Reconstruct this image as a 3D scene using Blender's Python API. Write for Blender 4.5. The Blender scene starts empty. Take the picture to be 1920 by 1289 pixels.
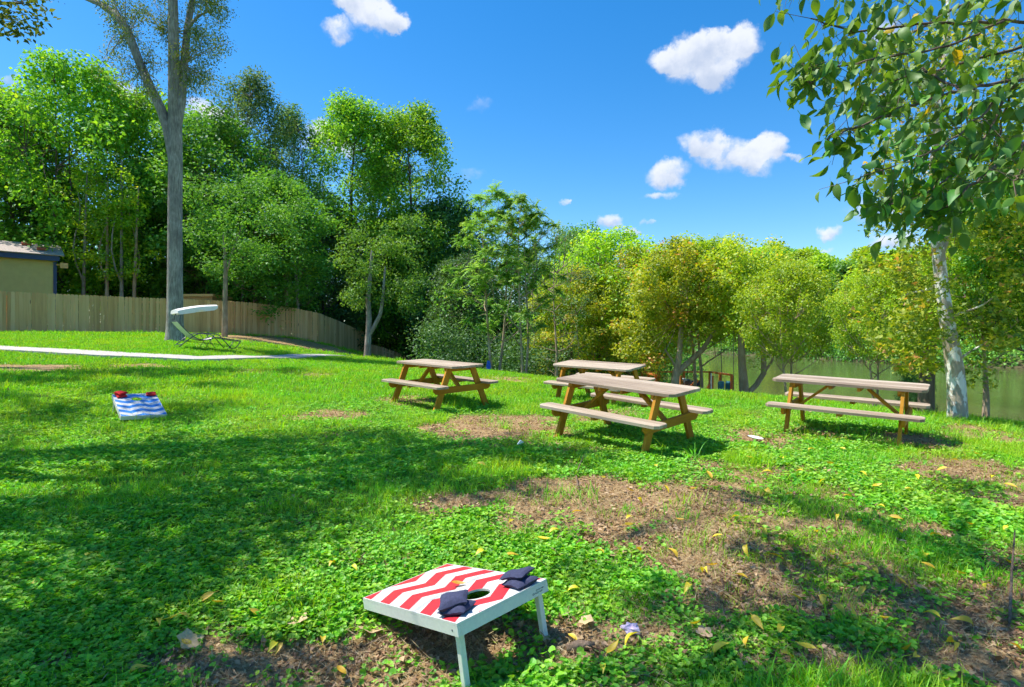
import bpy, math, random
import numpy as np
from mathutils import Vector, Matrix, Euler
from math import radians as R_, sin, cos, pi, sqrt, atan2
random.seed(7)
RNG = np.random.default_rng(11)
sc = bpy.context.scene
COL = sc.collection

# ------------------------------------------------------------------ camera
F = 1098.0; CH = 1.519            # focal length in pixels of the 1920 px photograph, eye height
cam = bpy.data.cameras.new('camera'); cam.sensor_width = 36.0; cam.lens = F / 1920 * 36
cam.clip_start = 0.05; cam.clip_end = 8000
camo = bpy.data.objects.new('camera', cam); COL.objects.link(camo)
camo.location = (0, 0, CH); camo.rotation_euler = (R_(90), 0, 0)
sc.camera = camo

# ------------------------------------------------------------------ light
SUN_AZ, SUN_EL = R_(-80), R_(62)     # azimuth measured clockwise from +Y
TS = Vector((sin(SUN_AZ) * cos(SUN_EL), cos(SUN_AZ) * cos(SUN_EL), sin(SUN_EL)))
sun = bpy.data.lights.new('sun', 'SUN'); sun.energy = 4.0; sun.angle = R_(0.53); sun.color = (1.0, 0.95, 0.86)
suno = bpy.data.objects.new('sun', sun); COL.objects.link(suno)
suno.rotation_euler = (-TS).to_track_quat('-Z', 'Y').to_euler(); suno.location = TS * 50

world = bpy.data.worlds.new('World'); sc.world = world; world.use_nodes = True
sc.view_settings.view_transform = 'Standard'; sc.view_settings.look = 'None'
sc.view_settings.exposure = 0.95; sc.view_settings.gamma = 1.0; sc.view_settings.use_curve_mapping = False
cy = sc.cycles
cy.max_bounces = 6; cy.diffuse_bounces = 5; cy.glossy_bounces = 2; cy.transmission_bounces = 3; cy.transparent_max_bounces = 4; cy.adaptive_threshold = 0.03
cy.sample_clamp_indirect = 6.0; cy.use_denoising = True

class NB:
    """small helper for node trees"""
    def __init__(s, nt): s.nt = nt; s.n = nt.nodes; s.l = nt.links
    def node(s, t, **kw):
        n = s.n.new(t)
        for k, v in kw.items(): setattr(n, k, v)
        return n
    def lk(s, a, b): s.l.new(a, b)
    def put(s, sock, v):
        if hasattr(v, 'is_output'): s.l.new(v, sock)
        else: sock.default_value = v
    def m(s, op, a, b=0.0, c=None, clamp=False):
        n = s.node('ShaderNodeMath', operation=op); n.use_clamp = clamp
        s.put(n.inputs[0], a); s.put(n.inputs[1], b)
        if c is not None: s.put(n.inputs[2], c)
        return n.outputs[0]
    def vm(s, op, a, b=(0, 0, 0), out=0):
        n = s.node('ShaderNodeVectorMath', operation=op); s.put(n.inputs[0], a); s.put(n.inputs[1], b)
        return n.outputs[out]
    def mix(s, f, a, b, kind='MIX'):
        n = s.node('ShaderNodeMix', data_type='RGBA', blend_type=kind)
        s.put(n.inputs[0], f); s.put(n.inputs[6], a); s.put(n.inputs[7], b)
        return n.outputs[2]
    def ss(s, v, lo, hi, a=0.0, b=1.0):
        n = s.node('ShaderNodeMapRange', interpolation_type='SMOOTHSTEP')
        s.put(n.inputs[0], v); n.inputs[1].default_value = lo; n.inputs[2].default_value = hi
        n.inputs[3].default_value = a; n.inputs[4].default_value = b
        return n.outputs[0]
    def noise(s, vec, scale, detail=4, rough=0.55, dist=0.0):
        n = s.node('ShaderNodeTexNoise'); n.inputs['Scale'].default_value = scale; n.inputs['Detail'].default_value = detail
        n.inputs['Roughness'].default_value = rough; n.inputs['Distortion'].default_value = dist
        if vec is not None: s.lk(vec, n.inputs['Vector'])
        return n.outputs[0]
    def ramp(s, v, stops):
        n = s.node('ShaderNodeValToRGB'); s.put(n.inputs[0], v)
        e = n.color_ramp.elements
        while len(e) < len(stops): e.new(0.5)
        for el, (p, c) in zip(e, stops): el.position = p; el.color = (*c, 1)
        return n.outputs[0]
    def bump(s, h, strength=0.5, dist=0.01):
        n = s.node('ShaderNodeBump'); n.inputs['Strength'].default_value = strength; n.inputs['Distance'].default_value = dist
        s.lk(h, n.inputs['Height']); return n.outputs[0]

def build_world():
    b = NB(world.node_tree); b.n.clear()
    sky = b.node('ShaderNodeTexSky', sky_type='NISHITA'); sky.sun_disc = False
    sky.sun_elevation = SUN_EL; sky.sun_rotation = SUN_AZ % (2 * pi)
    sky.air_density = 1.0; sky.dust_density = 0.25; sky.ozone_density = 2.2
    hs = b.node('ShaderNodeHueSaturation'); hs.inputs['Saturation'].default_value = 1.42; hs.inputs['Value'].default_value = 0.75
    hs.inputs['Hue'].default_value = 0.500
    b.lk(sky.outputs[0], hs.inputs['Color'])
    tc = b.node('ShaderNodeTexCoord'); d = tc.outputs['Generated']
    # warped direction gives the clouds their ragged outline
    def nz(sc_, off, det):
        v = b.vm('ADD', d, off); n = b.node('ShaderNodeTexNoise'); n.inputs['Scale'].default_value = sc_
        n.inputs['Detail'].default_value = det; n.inputs['Roughness'].default_value = 0.6; b.lk(v, n.inputs['Vector'])
        return n
    n1 = nz(9.0, (3.1, 1.7, 0.3), 8); n1b = nz(34.0, (1.1, 4.7, 0.9), 6)
    dv = b.vm('ADD', b.vm('MULTIPLY', b.vm('SUBTRACT', n1.outputs['Color'], (0.5, 0.5, 0.5)), (0.060, 0.060, 0.060)), b.vm('MULTIPLY', b.vm('SUBTRACT', n1b.outputs['Color'], (0.5, 0.5, 0.5)), (0.035, 0.035, 0.035)))
    dw = b.vm('ADD', d, dv)
    # (centre px, half width px, half height px, strength) - directions of the clouds in the sky
    cl = [(1325,108,86,42,1.), (1290,98,52,34,1.), (1375,80,52,30,1.), (1245,110,30,24,.8), (1340,140,40,28,.8),
          (1372,292,74,30,1.), (1320,275,42,26,1.), (1440,280,34,30,1.), (1405,315,60,20,.7),
          (1254,327,40,26,.85), (1230,366,36,10,.6), (1488,300,20,9,.6),
          (632,54,34,24,.9), (700,22,60,30,1.), (650,0,30,16,.8), (735,30,26,22,.7),
          (1552,436,26,14,.85), (1541,472,20,6,.5), (1140,424,30,16,.85), (1186,437,14,14,.8), (1218,414,14,7,.6),
          (1059,381,13,8,.7), (900,196,28,16,.30), (880,335,30,14,.30), (835,345,20,10,.3),
          (30,148,24,12,.45), (232,192,40,28,1.), (400,222,60,26,1.), (600,250,44,30,1.), (650,275,30,18,.9),
          (1680,445,44,24,.8), (1660,60,40,30,.6), (1640,395,60,26,.6), (1640,190,34,20,.35),
          (-500,200,90,34,.9), (2600,260,120,40,.9), (-1600,300,140,50,.8), (3900,420,160,60,.8)]
    bright = None; low = None
    def blob(c, e1, e2, a, h, st):
        nonlocal bright, low
        q = b.vm('SUBTRACT', dw, tuple(c))
        x = b.m('DIVIDE', b.vm('DOT_PRODUCT', q, tuple(e1), 1), a)
        z = b.m('DIVIDE', b.vm('DOT_PRODUCT', q, tuple(e2), 1), h)
        y = b.m('MULTIPLY', b.vm('DOT_PRODUCT', q, tuple(c), 1), 3.0)
        r2 = b.m('ADD', b.m('ADD', b.m('MULTIPLY', x, x), b.m('MULTIPLY', z, z)), b.m('MULTIPLY', y, y))
        v = b.m('MULTIPLY', b.m('SUBTRACT', 1.25, r2, clamp=True), st)
        zz = b.m('MULTIPLY', v, z)
        if bright is None: bright, low = v, zz
        else: bright = b.m('ADD', bright, v); low = b.m('ADD', low, zz)
    for (px, py, a, h, st) in cl:
        c = Vector(((px - 960) / F, 1, (644.5 - py) / F)); L = c.length; c.normalize()
        e1 = c.cross(Vector((0, 0, 1))).normalized(); e2 = e1.cross(c).normalized()
        blob(c, e1, e2, a / F / L, h / F / L, st)
    for az, el in ((150, 25), (200, 35), (240, 18), (110, 40), (170, 60)):   # the same scattered clouds behind the camera
        c = Vector((sin(R_(az)) * cos(R_(el)), cos(R_(az)) * cos(R_(el)), sin(R_(el))))
        e1 = c.cross(Vector((0, 0, 1))).normalized(); e2 = e1.cross(c).normalized()
        blob(c, e1, e2, 0.12, 0.05, 0.9)
    n2 = nz(26.0, (0.3, 5.2, 2.0), 9).outputs[0]
    dens = b.m('MULTIPLY', bright, b.ss(n2, 0.30, 0.66, 0.5, 1.25))
    alpha = b.ss(dens, 0.05, 1.05)
    rel = b.m('DIVIDE', low, b.m('MAXIMUM', bright, 0.05))
    n3 = nz(18.0, (2.3, 0.2, 7.0), 5).outputs[0]
    sh = b.m('ADD', b.m('MULTIPLY', rel, 0.55), b.m('MULTIPLY', b.m('SUBTRACT', n3, 0.5), 1.6))
    ccol = b.mix(b.ss(sh, -0.5, 0.35), (0.30, 0.35, 0.45, 1), (0.50, 0.52, 0.56, 1))
    bg1 = b.node('ShaderNodeBackground'); b.lk(hs.outputs[0], bg1.inputs[0]); bg1.inputs[1].default_value = SKY
    bg2 = b.node('ShaderNodeBackground'); b.lk(ccol, bg2.inputs[0]); bg2.inputs[1].default_value = 1.0
    mx = b.node('ShaderNodeMixShader'); b.lk(b.m('MULTIPLY', alpha, 0.94), mx.inputs[0]); b.lk(bg1.outputs[0], mx.inputs[1]); b.lk(bg2.outputs[0], mx.inputs[2])
    out = b.node('ShaderNodeOutputWorld'); b.lk(mx.outputs[0], out.inputs[0])
SKY = 0.15
build_world()

# ------------------------------------------------------------------ helpers
def tag(o, label=None, cat=None, group=None, kind=None):
    if label: o['label'] = label
    if cat: o['category'] = cat
    if group: o['group'] = group
    if kind: o['kind'] = kind
    return o
def empty(name, loc=(0, 0, 0), rot=(0, 0, 0), label=None, cat=None, group=None):
    o = bpy.data.objects.new(name, None); COL.objects.link(o); o.location = loc; o.rotation_euler = rot
    o.empty_display_size = 0.1
    return tag(o, label, cat, group)
def link(name, me, parent=None, loc=None, rot=None):
    o = bpy.data.objects.new(name, me); COL.objects.link(o)
    if parent is not None: o.parent = parent
    if loc is not None: o.location = loc
    if rot is not None: o.rotation_euler = rot
    return o
class MB:
    """collects polygons, then makes one mesh"""
    def __init__(s): s.v = []; s.f = []; s.mi = []; s.cur = 0
    def add(s, vs, fs):
        k = len(s.v); s.v += [tuple(x) for x in vs]; s.f += [tuple(i + k for i in f) for f in fs]; s.mi += [s.cur] * len(fs)
    def box(s, c, size, rot=None, ch=0.0):
        """box, optionally with chamfered long edges (ch)"""
        x, y, z = size[0] / 2, size[1] / 2, size[2] / 2
        if ch <= 0:
            vs = [Vector((i, j, k)) for i in (-x, x) for j in (-y, y) for k in (-z, z)]
            fs = [(0, 1, 3, 2), (4, 6, 7, 5), (0, 4, 5, 1), (2, 3, 7, 6), (0, 2, 6, 4), (1, 5, 7, 3)]
        else:
            vs = []; fs = []
            # 3 rings x 8 pts along the longest axis, with inset ends
            ax = max(range(3), key=lambda i: size[i]); o = [i for i in range(3) if i != ax]
            h = [x, y, z]; a, bb = h[o[0]], h[o[1]]
            def ring(t, g):
                A, B = a - g, bb - g; c2 = ch
                P = [(-A + c2, -B), (A - c2, -B), (A, -B + c2), (A, B - c2), (A - c2, B), (-A + c2, B), (-A, B - c2), (-A, -B + c2)]
                out = []
                for p, q in P:
                    w = [0, 0, 0]; w[ax] = t; w[o[0]] = p; w[o[1]] = q; out.append(Vector(w))
                return out
            L = h[ax]
            for t, g in ((-L, ch), (-L + ch, 0), (L - ch, 0), (L, ch)): vs += ring(t, g)
            for r in range(3):
                for i in range(8):
                    j = (i + 1) % 8; fs.append((r * 8 + i, r * 8 + j, r * 8 + 8 + j, r * 8 + 8 + i))
            fs.append(tuple(range(7, -1, -1))); fs.append(tuple(range(24, 32)))
        if rot is not None: vs = [rot @ v for v in vs]
        c = Vector(c); s.add([v + c for v in vs], fs)
    def beam(s, a, b, w, h, up=(0, 0, 1), ch=0.0):
        a, b = Vector(a), Vector(b); d = (b - a); L = d.length; d.normalize(); up = Vector(up)
        sx = d.cross(up)
        if sx.length < 1e-4: sx = d.cross(Vector((1, 0, 0)))
        sx.normalize(); uz = sx.cross(d).normalized()
        M = Matrix((d, sx, uz)).transposed()
        s.box((a + b) / 2, (L, w, h), M, ch)
    def prism(s, pts, z0, z1, rot=None, loc=(0, 0, 0)):
        n = len(pts); vs = [Vector((x, y, z0)) for x, y in pts] + [Vector((x, y, z1)) for x, y in pts]
        if rot is not None: vs = [rot @ v for v in vs]
        loc = Vector(loc); vs = [v + loc for v in vs]
        s.add(vs, [tuple(range(n - 1, -1, -1)), tuple(range(n, 2 * n))] + [(i, (i + 1) % n, n + (i + 1) % n, n + i) for i in range(n)])
    def tube(s, pts, rad, n=8, caps=True):
        pts = [Vector(p) for p in pts]; rs = rad if hasattr(rad, '__len__') else [rad] * len(pts)
        k = len(s.v); ref = None
        for i, p in enumerate(pts):
            d = (pts[min(i + 1, len(pts) - 1)] - pts[max(i - 1, 0)])
            d = d.normalized() if d.length > 1e-9 else Vector((0, 0, 1))
            if ref is None: ref = d.orthogonal().normalized()
            ref = (ref - d * ref.dot(d)).normalized(); bi = d.cross(ref)
            for j in range(n):
                a = 2 * pi * j / n; s.v.append(tuple(p + (ref * cos(a) + bi * sin(a)) * rs[i]))
        for i in range(len(pts) - 1):
            for j in range(n):
                j2 = (j + 1) % n; s.f.append((k + i * n + j, k + i * n + j2, k + (i + 1) * n + j2, k + (i + 1) * n + j)); s.mi.append(s.cur)
        if caps:
            s.f.append(tuple(k + j for j in range(n - 1, -1, -1))); s.f.append(tuple(k + (len(pts) - 1) * n + j for j in range(n))); s.mi += [s.cur] * 2
    def mesh(s, name, mats, smooth=False):
        me = bpy.data.meshes.new(name); me.from_pydata(s.v, [], s.f)
        for m in (mats if isinstance(mats, (list, tuple)) else [mats]): me.materials.append(m)
        me.polygons.foreach_set('material_index', s.mi)
        if smooth: me.polygons.foreach_set('use_smooth', [True] * len(s.f))
        me.update(); return me
    def obj(s, name, mats, parent=None, smooth=False, **kw): return link(name, s.mesh(name, mats, smooth), parent, **kw)
def np_mesh(name, V, Fc, mat, attrs=None, smooth=False, mi=None):
    """V (n,3), Fc (m,k) int array; attrs: point-domain float attributes"""
    me = bpy.data.meshes.new(name); V = np.asarray(V, np.float32); Fc = np.asarray(Fc, np.int32)
    me.vertices.add(len(V)); me.vertices.foreach_set('co', V.ravel())
    k = Fc.shape[1]; me.loops.add(Fc.size); me.loops.foreach_set('vertex_index', Fc.ravel())
    me.polygons.add(len(Fc)); me.polygons.foreach_set('loop_start', np.arange(0, Fc.size, k, dtype=np.int32))
    if smooth: me.polygons.foreach_set('use_smooth', np.ones(len(Fc), bool))
    for m in (mat if isinstance(mat, (list, tuple)) else [mat]): me.materials.append(m)
    if mi is not None: me.polygons.foreach_set('material_index', np.asarray(mi, np.int32))
    for a, val in (attrs or {}).items():
        at = me.attributes.new(a, 'FLOAT', 'POINT'); at.data.foreach_set('value', np.asarray(val, np.float32))
    me.update(calc_edges=True); return me

# value noise on numpy arrays
_P = RNG.random((256, 256))
def vnoise(x, y, s=1.0, o=0):
    x = np.asarray(x, float) * s + 37.3 + o * 11.7; y = np.asarray(y, float) * s + 91.1 + o * 5.3
    xi = np.floor(x).astype(int); yi = np.floor(y).astype(int); fx = x - xi; fy = y - yi
    fx = fx * fx * (3 - 2 * fx); fy = fy * fy * (3 - 2 * fy)
    g = lambda a, b: _P[a & 255, b & 255]
    return (g(xi, yi) * (1 - fx) + g(xi + 1, yi) * fx) * (1 - fy) + (g(xi, yi + 1) * (1 - fx) + g(xi + 1, yi + 1) * fx) * fy
def fbm(x, y, s=1.0, o=0, n=3):
    t = 0; a = 1; w = 0
    for i in range(n): t = t + a * vnoise(x, y, s * 2 ** i, o + i * 3); w += a; a *= .5
    return t / w

# ------------------------------------------------------------------ terrain
def PW(px, py, Y): return ((px - 960) / F * Y, Y, CH - (py - 644.5) / F * Y)
CT = [(0,2,-.11),(-3,2,-.12),(3,2,-.09),(-.65,3.6,0),(-.28,2.72,-.15),(.05,3.05,-.07),(2.5,4,.03),(-4,5,.08),(4.5,5,.09),(1.45,7.59,.284),(-1.3,10.48,.445),(1.74,11.63,.378),(4.66,8.16,.263),
      (-5.7,9,.33),(-6.2,9.8,.42),(-9,7,.25),(7,6,.14),(0,-6,-.3),(-8,-4,-.3),(8,-4,-.3),(-14,2,0.1),
      PW(0,655,16.8),PW(200,666,16.2),PW(375,677,16),PW(500,672.5,19.5),PW(640,669,25),PW(370,656,18.5),PW(328,641,22),
      PW(0,624.5,26.1),PW(100,625,27.5),PW(250,626,29.8),PW(430,627.5,32.3),PW(528,632,35.3),PW(597,643,36.2),PW(684,671,44),PW(540,647,29),PW(480,635,31),PW(620,662,31),
      PW(760,681,25),PW(930,699,20.5),PW(1010,708,18.2),PW(1287,737,13),PW(1390,743,13),PW(1600,772,11.2),PW(1745,786,10),PW(1858,800,9.5),PW(1920,811,9.3),
      PW(1385,737,20),PW(1540,752,16.5),PW(1280,745,20),
      (-26,20,1.7),(-30,30,2.1),(-35,45,2.2),(-24,45,2.1),(-14,50,0.9),(-6,45,-.5),(-8,60,-.3),(-40,10,1.0),(-3,32,-.2),(2,26,-.6),(-45,80,2.0),(-15,90,0.),(13,8,-.2),(16,3,-.4)]
_C = np.array([c[:2] for c in CT]); _Z = np.array([c[2] for c in CT])
_phi = lambda d: np.sqrt(d * d + 1.2 ** 2)
_A = _phi(np.linalg.norm(_C[:, None] - _C[None], axis=2)); _n = len(_C)
_M = np.zeros((_n + 1, _n + 1)); _M[:_n, :_n] = _A - np.eye(_n) * 0.02; _M[_n, :_n] = 1; _M[:_n, _n] = 1
_W = np.linalg.solve(_M, np.r_[_Z, 0])
NEAR = np.array([(400,-60),(60,2),(24,7),(14,11.5),(10.5,14),(8,18),(6.8,22),(4,27),(2,36),(2,60),(10,110),(25,200),(40,330),(20,600)], float)
FAR = np.array([(20,900),(70,330),(58,213),(54,144),(57,112),(53,92),(56,70),(70,40),(150,0),(400,20)], float)
RIVER = np.vstack([NEAR, FAR])
WATER_Z = -1.30
def sdist(x, y):
    """signed distance to the river polygon, positive on land"""
    P = np.stack([x, y], -1); best = np.full(x.shape, 1e9); ins = np.zeros(x.shape, bool)
    n = len(RIVER)
    for i in range(n):
        a, b = RIVER[i], RIVER[(i + 1) % n]; d = b - a
        t = np.clip(((P - a) @ d) / (d @ d), 0, 1); q = a + t[..., None] * d
        best = np.minimum(best, np.linalg.norm(P - q, axis=-1))
        c = (a[1] > y) != (b[1] > y)
        with np.errstate(divide='ignore', invalid='ignore'):
            xi = (b[0] - a[0]) * (y - a[1]) / (b[1] - a[1] + 1e-12) + a[0]
        ins ^= c & (x < xi)
    return np.where(ins, -best, best)
def ground(x, y, micro=True):
    x = np.atleast_1d(np.asarray(x, float)); y = np.atleast_1d(np.asarray(y, float))
    z = np.full(x.shape, _W[_n])
    cx = np.clip(x, -45, 30); cyy = np.clip(y, -8, 90)
    for i in range(_n): z = z + _W[i] * _phi(np.hypot(cx - _C[i, 0], cyy - _C[i, 1]))
    z = np.clip(z, -1.0, 2.5)
    sd = sdist(x, y)
    z = np.where((x > 35) | (y > 150), 0.3 + np.clip(sd, 0, 200) * 0.03, z)     # the far side of the river
    t = np.clip((sd + 0.4) / 3.2, 0, 1); t = t * t * (3 - 2 * t)
    tt = np.clip(-sd / 3.0, 0, 1)
    z = z * t + (WATER_Z - 0.12 - 1.2 * tt) * (1 - t)
    if micro:
        near = np.clip(1 - np.hypot(x, y) / 45, 0, 1)
        z = z + near * (0.05 * (fbm(x, y, 1.3, 1) - .5) + 0.022 * (fbm(x, y, 7, 4) - .5)) * t
    return z
def gz(x, y): return float(ground(x, y)[0])
def px2g(px, py):
    """point of the ground seen along a viewing ray of the photograph"""
    dx, dz = (px - 960) / F, -(py - 644.5) / F
    Y = np.linspace(1.5, 60, 1200); z = ground(dx * Y, Y, False); i = np.argmax(CH + dz * Y < z)
    if i == 0: i = 1199
    return dx * Y[i], Y[i]
SHY = []

# ------------------------------------------------------------------ materials
def mat(name):
    m = bpy.data.materials.new(name); m.use_nodes = True; b = NB(m.node_tree); b.n.clear()
    out = b.node('ShaderNodeOutputMaterial'); return m, b, out
def principled(b, out, color, rough=0.6, spec=0.5, normal=None, metallic=0.0):
    p = b.node('ShaderNodeBsdfPrincipled'); b.put(p.inputs['Base Color'], color); b.put(p.inputs['Roughness'], rough)
    p.inputs['Specular IOR Level'].default_value = spec; p.inputs['Metallic'].default_value = metallic
    if normal is not None: b.lk(normal, p.inputs['Normal'])
    b.lk(p.outputs[0], out.inputs[0]); return p
def c4(c): return (*c, 1)
def plain(name, c, rough=0.5, spec=0.5, metallic=0.0, var=0.12, scale=20, bumpd=0.001):
    m, b, out = mat(name); tc = b.node('ShaderNodeTexCoord').outputs['Object']
    n = b.noise(tc, scale, 5)
    dark = tuple(x * (1 - var) for x in c); lite = tuple(min(1, x * (1 + var)) for x in c)
    col = b.mix(b.ss(n, 0.3, 0.7), c4(dark), c4(lite))
    principled(b, out, col, rough, spec, b.bump(n, 0.4, bumpd), metallic); return m
def foliage(name, stops, transl=0.38, gloss=0.03, hue=0.03, gain=(1.75, 1.62, 1.5), patchy=0.0):
    """leaf material: colour from the leaf's own tint, shifted a little from tree to tree"""
    m, b, out = mat(name)
    at = b.node('ShaderNodeAttribute', attribute_name='tint').outputs['Fac']
    oi = b.node('ShaderNodeObjectInfo').outputs['Random']
    col = b.ramp(at, [(p_, tuple(min(.75, q_ * g_) for q_, g_ in zip(c_, gain))) for p_, c_ in stops])
    if patchy:
        lc = b.node('ShaderNodeObjectInfo').outputs['Location']; pn = b.noise(lc, .8, 5, .6)
        col = b.mix(b.ss(pn, .42, .68, 0, patchy), col, b.mix(1.0, col, (1.75, 1.10, .9, 1), 'MULTIPLY'))
    hs = b.node('ShaderNodeHueSaturation'); b.lk(col, hs.inputs['Color'])
    b.lk(b.m('ADD', 0.5 - hue / 2, b.m('MULTIPLY', oi, hue)), hs.inputs['Hue'])
    b.lk(b.m('ADD', 0.85, b.m('MULTIPLY', oi, 0.3)), hs.inputs['Value'])
    col = hs.outputs[0]
    df = b.node('ShaderNodeBsdfDiffuse'); b.lk(col, df.inputs[0])
    tr = b.node('ShaderNodeBsdfTranslucent')
    b.lk(b.mix(1.0, col, (1.35, 1.25, 0.55, 1), 'MULTIPLY'), tr.inputs[0])
    mx = b.node('ShaderNodeMixShader'); mx.inputs[0].default_value = transl; b.lk(df.outputs[0], mx.inputs[1]); b.lk(tr.outputs[0], mx.inputs[2])
    gl = b.node('ShaderNodeBsdfGlossy'); gl.inputs['Roughness'].default_value = 0.55; gl.inputs[0].default_value = (.9, .95, 1, 1)
    m2 = b.node('ShaderNodeMixShader'); m2.inputs[0].default_value = gloss; b.lk(mx.outputs[0], m2.inputs[1]); b.lk(gl.outputs[0], m2.inputs[2])
    b.lk(m2.outputs[0], out.inputs[0]); return m
def bark(name, c1, c2, scale=6, stretch=0.18, patch=None):
    m, b, out = mat(name); tc = b.node('ShaderNodeTexCoord').outputs['Object']
    v = b.vm('MULTIPLY', tc, (1, 1, stretch)); n = b.noise(v, scale, 8, 0.65, 0.4); n2 = b.noise(tc, 1.3, 3)
    col = b.ramp(n, [(0.3, c1), (0.5, tuple((a + q) / 2 for a, q in zip(c1, c2))), (0.68, c2)])
    if patch is not None:
        v2 = b.vm('MULTIPLY', tc, (1, 1, 0.55)); pn = b.noise(v2, 5.5, 5, 0.6, 0.6)
        col = b.mix(b.ss(pn, 0.51, 0.56), col, c4(patch))
    else: col = b.mix(b.ss(n2, 0.35, 0.7, 0, 0.5), col, c4(tuple(x * 0.55 for x in c1)))
    principled(b, out, col, 0.85, 0.2, b.bump(n, 0.8, 0.03)); return m
def wood(name, stops, axis=0, rough=0.7, knots=True, rand=0.25, scale=1.0, bd=0.0015):
    m, b, out = mat(name); tc = b.node('ShaderNodeTexCoord').outputs['Object']
    oi = b.node('ShaderNodeObjectInfo').outputs['Random']
    off = b.node('ShaderNodeCombineXYZ'); 
    for i in range(3): b.lk(b.m('MULTIPLY', oi, 37.0 + 11 * i), off.inputs[i])
    st = [1.0, 1.0, 1.0]; st[axis] = 0.05
    v = b.vm('MULTIPLY', tc, tuple(st)); v = b.vm('ADD', v, off.outputs[0])
    n = b.noise(v, 38 * scale, 6, 0.65, 0.6); nl = b.noise(b.vm('ADD', b.vm('MULTIPLY', tc, tuple(0.3 if i == axis else 1 for i in range(3))), off.outputs[0]), 4 * scale, 3)
    t = b.m('ADD', b.m('MULTIPLY', n, 0.65), b.m('MULTIPLY', nl, 0.45)); t = b.m('ADD', t, b.m('MULTIPLY', b.m('SUBTRACT', oi, 0.5), rand))
    col = b.ramp(t, stops)
    if knots:
        vo = b.node('ShaderNodeTexVoronoi'); vo.inputs['Scale'].default_value = 4.2 * scale
        st2 = [1.0, 1.0, 1.0]; st2[axis] = 0.42
        b.lk(b.vm('ADD', b.vm('MULTIPLY', tc, tuple(st2)), off.outputs[0]), vo.inputs['Vector'])
        k = b.ss(vo.outputs['Distance'], 0.035, 0.085, 0.8, 0.0)
        col = b.mix(k, col, c4(tuple(x * 0.33 for x in stops[0][1])))
    principled(b, out, col, rough, 0.3, b.bump(n, 0.5, bd)); return m

M = {}
M['bark_grey'] = bark('bark_grey', (.17, .145, .12), (.54, .49, .43), 24, 0.16)
M['bark_brown'] = bark('bark_brown', (.10, .07, .05), (.27, .20, .15), 12, 0.16)
M['bark_tan'] = bark('bark_tan', (.30, .20, .13), (.58, .45, .33), 9, 0.3)
M['bark_sycamore'] = bark('bark_sycamore', (.34, .27, .20), (.50, .43, .34), 10, 0.5, patch=(.78, .76, .71))
M['leaf_bright'] = foliage('leaf_bright', [(0, (.055, .16, .016)), (.5, (.12, .31, .024)), (.85, (.22, .42, .028)), (1, (.32, .46, .03))], .48)
M['leaf_mid'] = foliage('leaf_mid', [(0, (.042, .12, .022)), (.5, (.085, .23, .030)), (1, (.17, .34, .035))], .42)
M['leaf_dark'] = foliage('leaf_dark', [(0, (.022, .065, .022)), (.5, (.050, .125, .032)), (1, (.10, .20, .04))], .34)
M['leaf_olive'] = foliage('leaf_olive', [(0, (.050, .105, .045)), (.5, (.090, .175, .070)), (1, (.15, .25, .09))], .34)
M['leaf_yellow'] = foliage('leaf_yellow', [(0, (.085, .15, .012)), (.45, (.195, .29, .018)), (.8, (.33, .38, .022)), (.93, (.42, .39, .03)), (1, (.40, .22, .06))], .48)
M['leaf_ygreen'] = foliage('leaf_ygreen', [(0, (.085, .19, .012)), (.5, (.20, .36, .018)), (.88, (.32, .44, .02)), (1, (.46, .42, .03))], .48)
M['leaf_pinnate'] = foliage('leaf_pinnate', [(0, (.085, .20, .045)), (.5, (.17, .33, .065)), (.9, (.26, .40, .07)), (1, (.48, .40, .05))], .42)
M['leaf_sycamore'] = foliage('leaf_sycamore', [(0, (.065, .13, .014)), (.5, (.17, .26, .018)), (.82, (.30, .35, .025)), (.95, (.45, .38, .04)), (1, (.46, .24, .08))], .45, hue=0.0)
M['leaf_large'] = foliage('leaf_large', [(0, (.050, .14, .016)), (.6, (.105, .25, .020)), (.93, (.20, .34, .02)), (1, (.55, .42, .02))], .42, .04, hue=0.045, gain=(1.25, 1.25, 1.2))
M['leaf_big_tree'] = foliage('leaf_big_tree', [(0, (.045, .075, .018)), (.5, (.085, .125, .026)), (.9, (.16, .19, .035)), (1, (.20, .17, .05))], .36)
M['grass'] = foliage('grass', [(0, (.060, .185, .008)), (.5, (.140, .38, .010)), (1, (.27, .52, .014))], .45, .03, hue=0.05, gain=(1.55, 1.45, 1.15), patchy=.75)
M['clover'] = foliage('clover', [(0, (.050, .19, .014)), (.5, (.115, .34, .020)), (1, (.22, .48, .03))], .40, .03, hue=0.035, gain=(1.6, 1.45, 1.4), patchy=.45)
M['straw'] = foliage('straw', [(0, (.28, .19, .09)), (.6, (.46, .34, .18)), (1, (.62, .50, .30))], .2, .03, gain=(1, 1, 1))
M['dead_leaf'] = foliage('dead_leaf', [(0, (.17, .09, .04)), (.6, (.36, .22, .11)), (1, (.55, .39, .23))], .15, .03, gain=(1, 1, 1))
M['yellow_leaf'] = foliage('yellow_leaf', [(0, (.78, .47, .015)), (1, (.88, .66, .02))], .3, .05, hue=0.03, gain=(1, 1, 1))
WT = [(.25, (.13, .09, .06)), (.42, (.28, .205, .145)), (.55, (.36, .28, .20)), (.74, (.50, .41, .31))]
M['table_top'] = wood('table_top', WT, 0)
WL = [(.28, (.27, .110, .006)), (.5, (.44, .190, .010)), (.72, (.56, .265, .022))]
M['table_frame'] = wood('table_frame', WL, 0, rand=0.15)
M['picket'] = wood('picket', [(.25, (.43, .225, .095)), (.5, (.66, .375, .165)), (.75, (.78, .50, .26))], 2, rand=0.35, scale=0.7)
M['dock_wood'] = wood('dock_wood', [(.28, (.36, .11, .02)), (.5, (.58, .19, .035)), (.72, (.72, .28, .06))], 0, knots=False)
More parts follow.
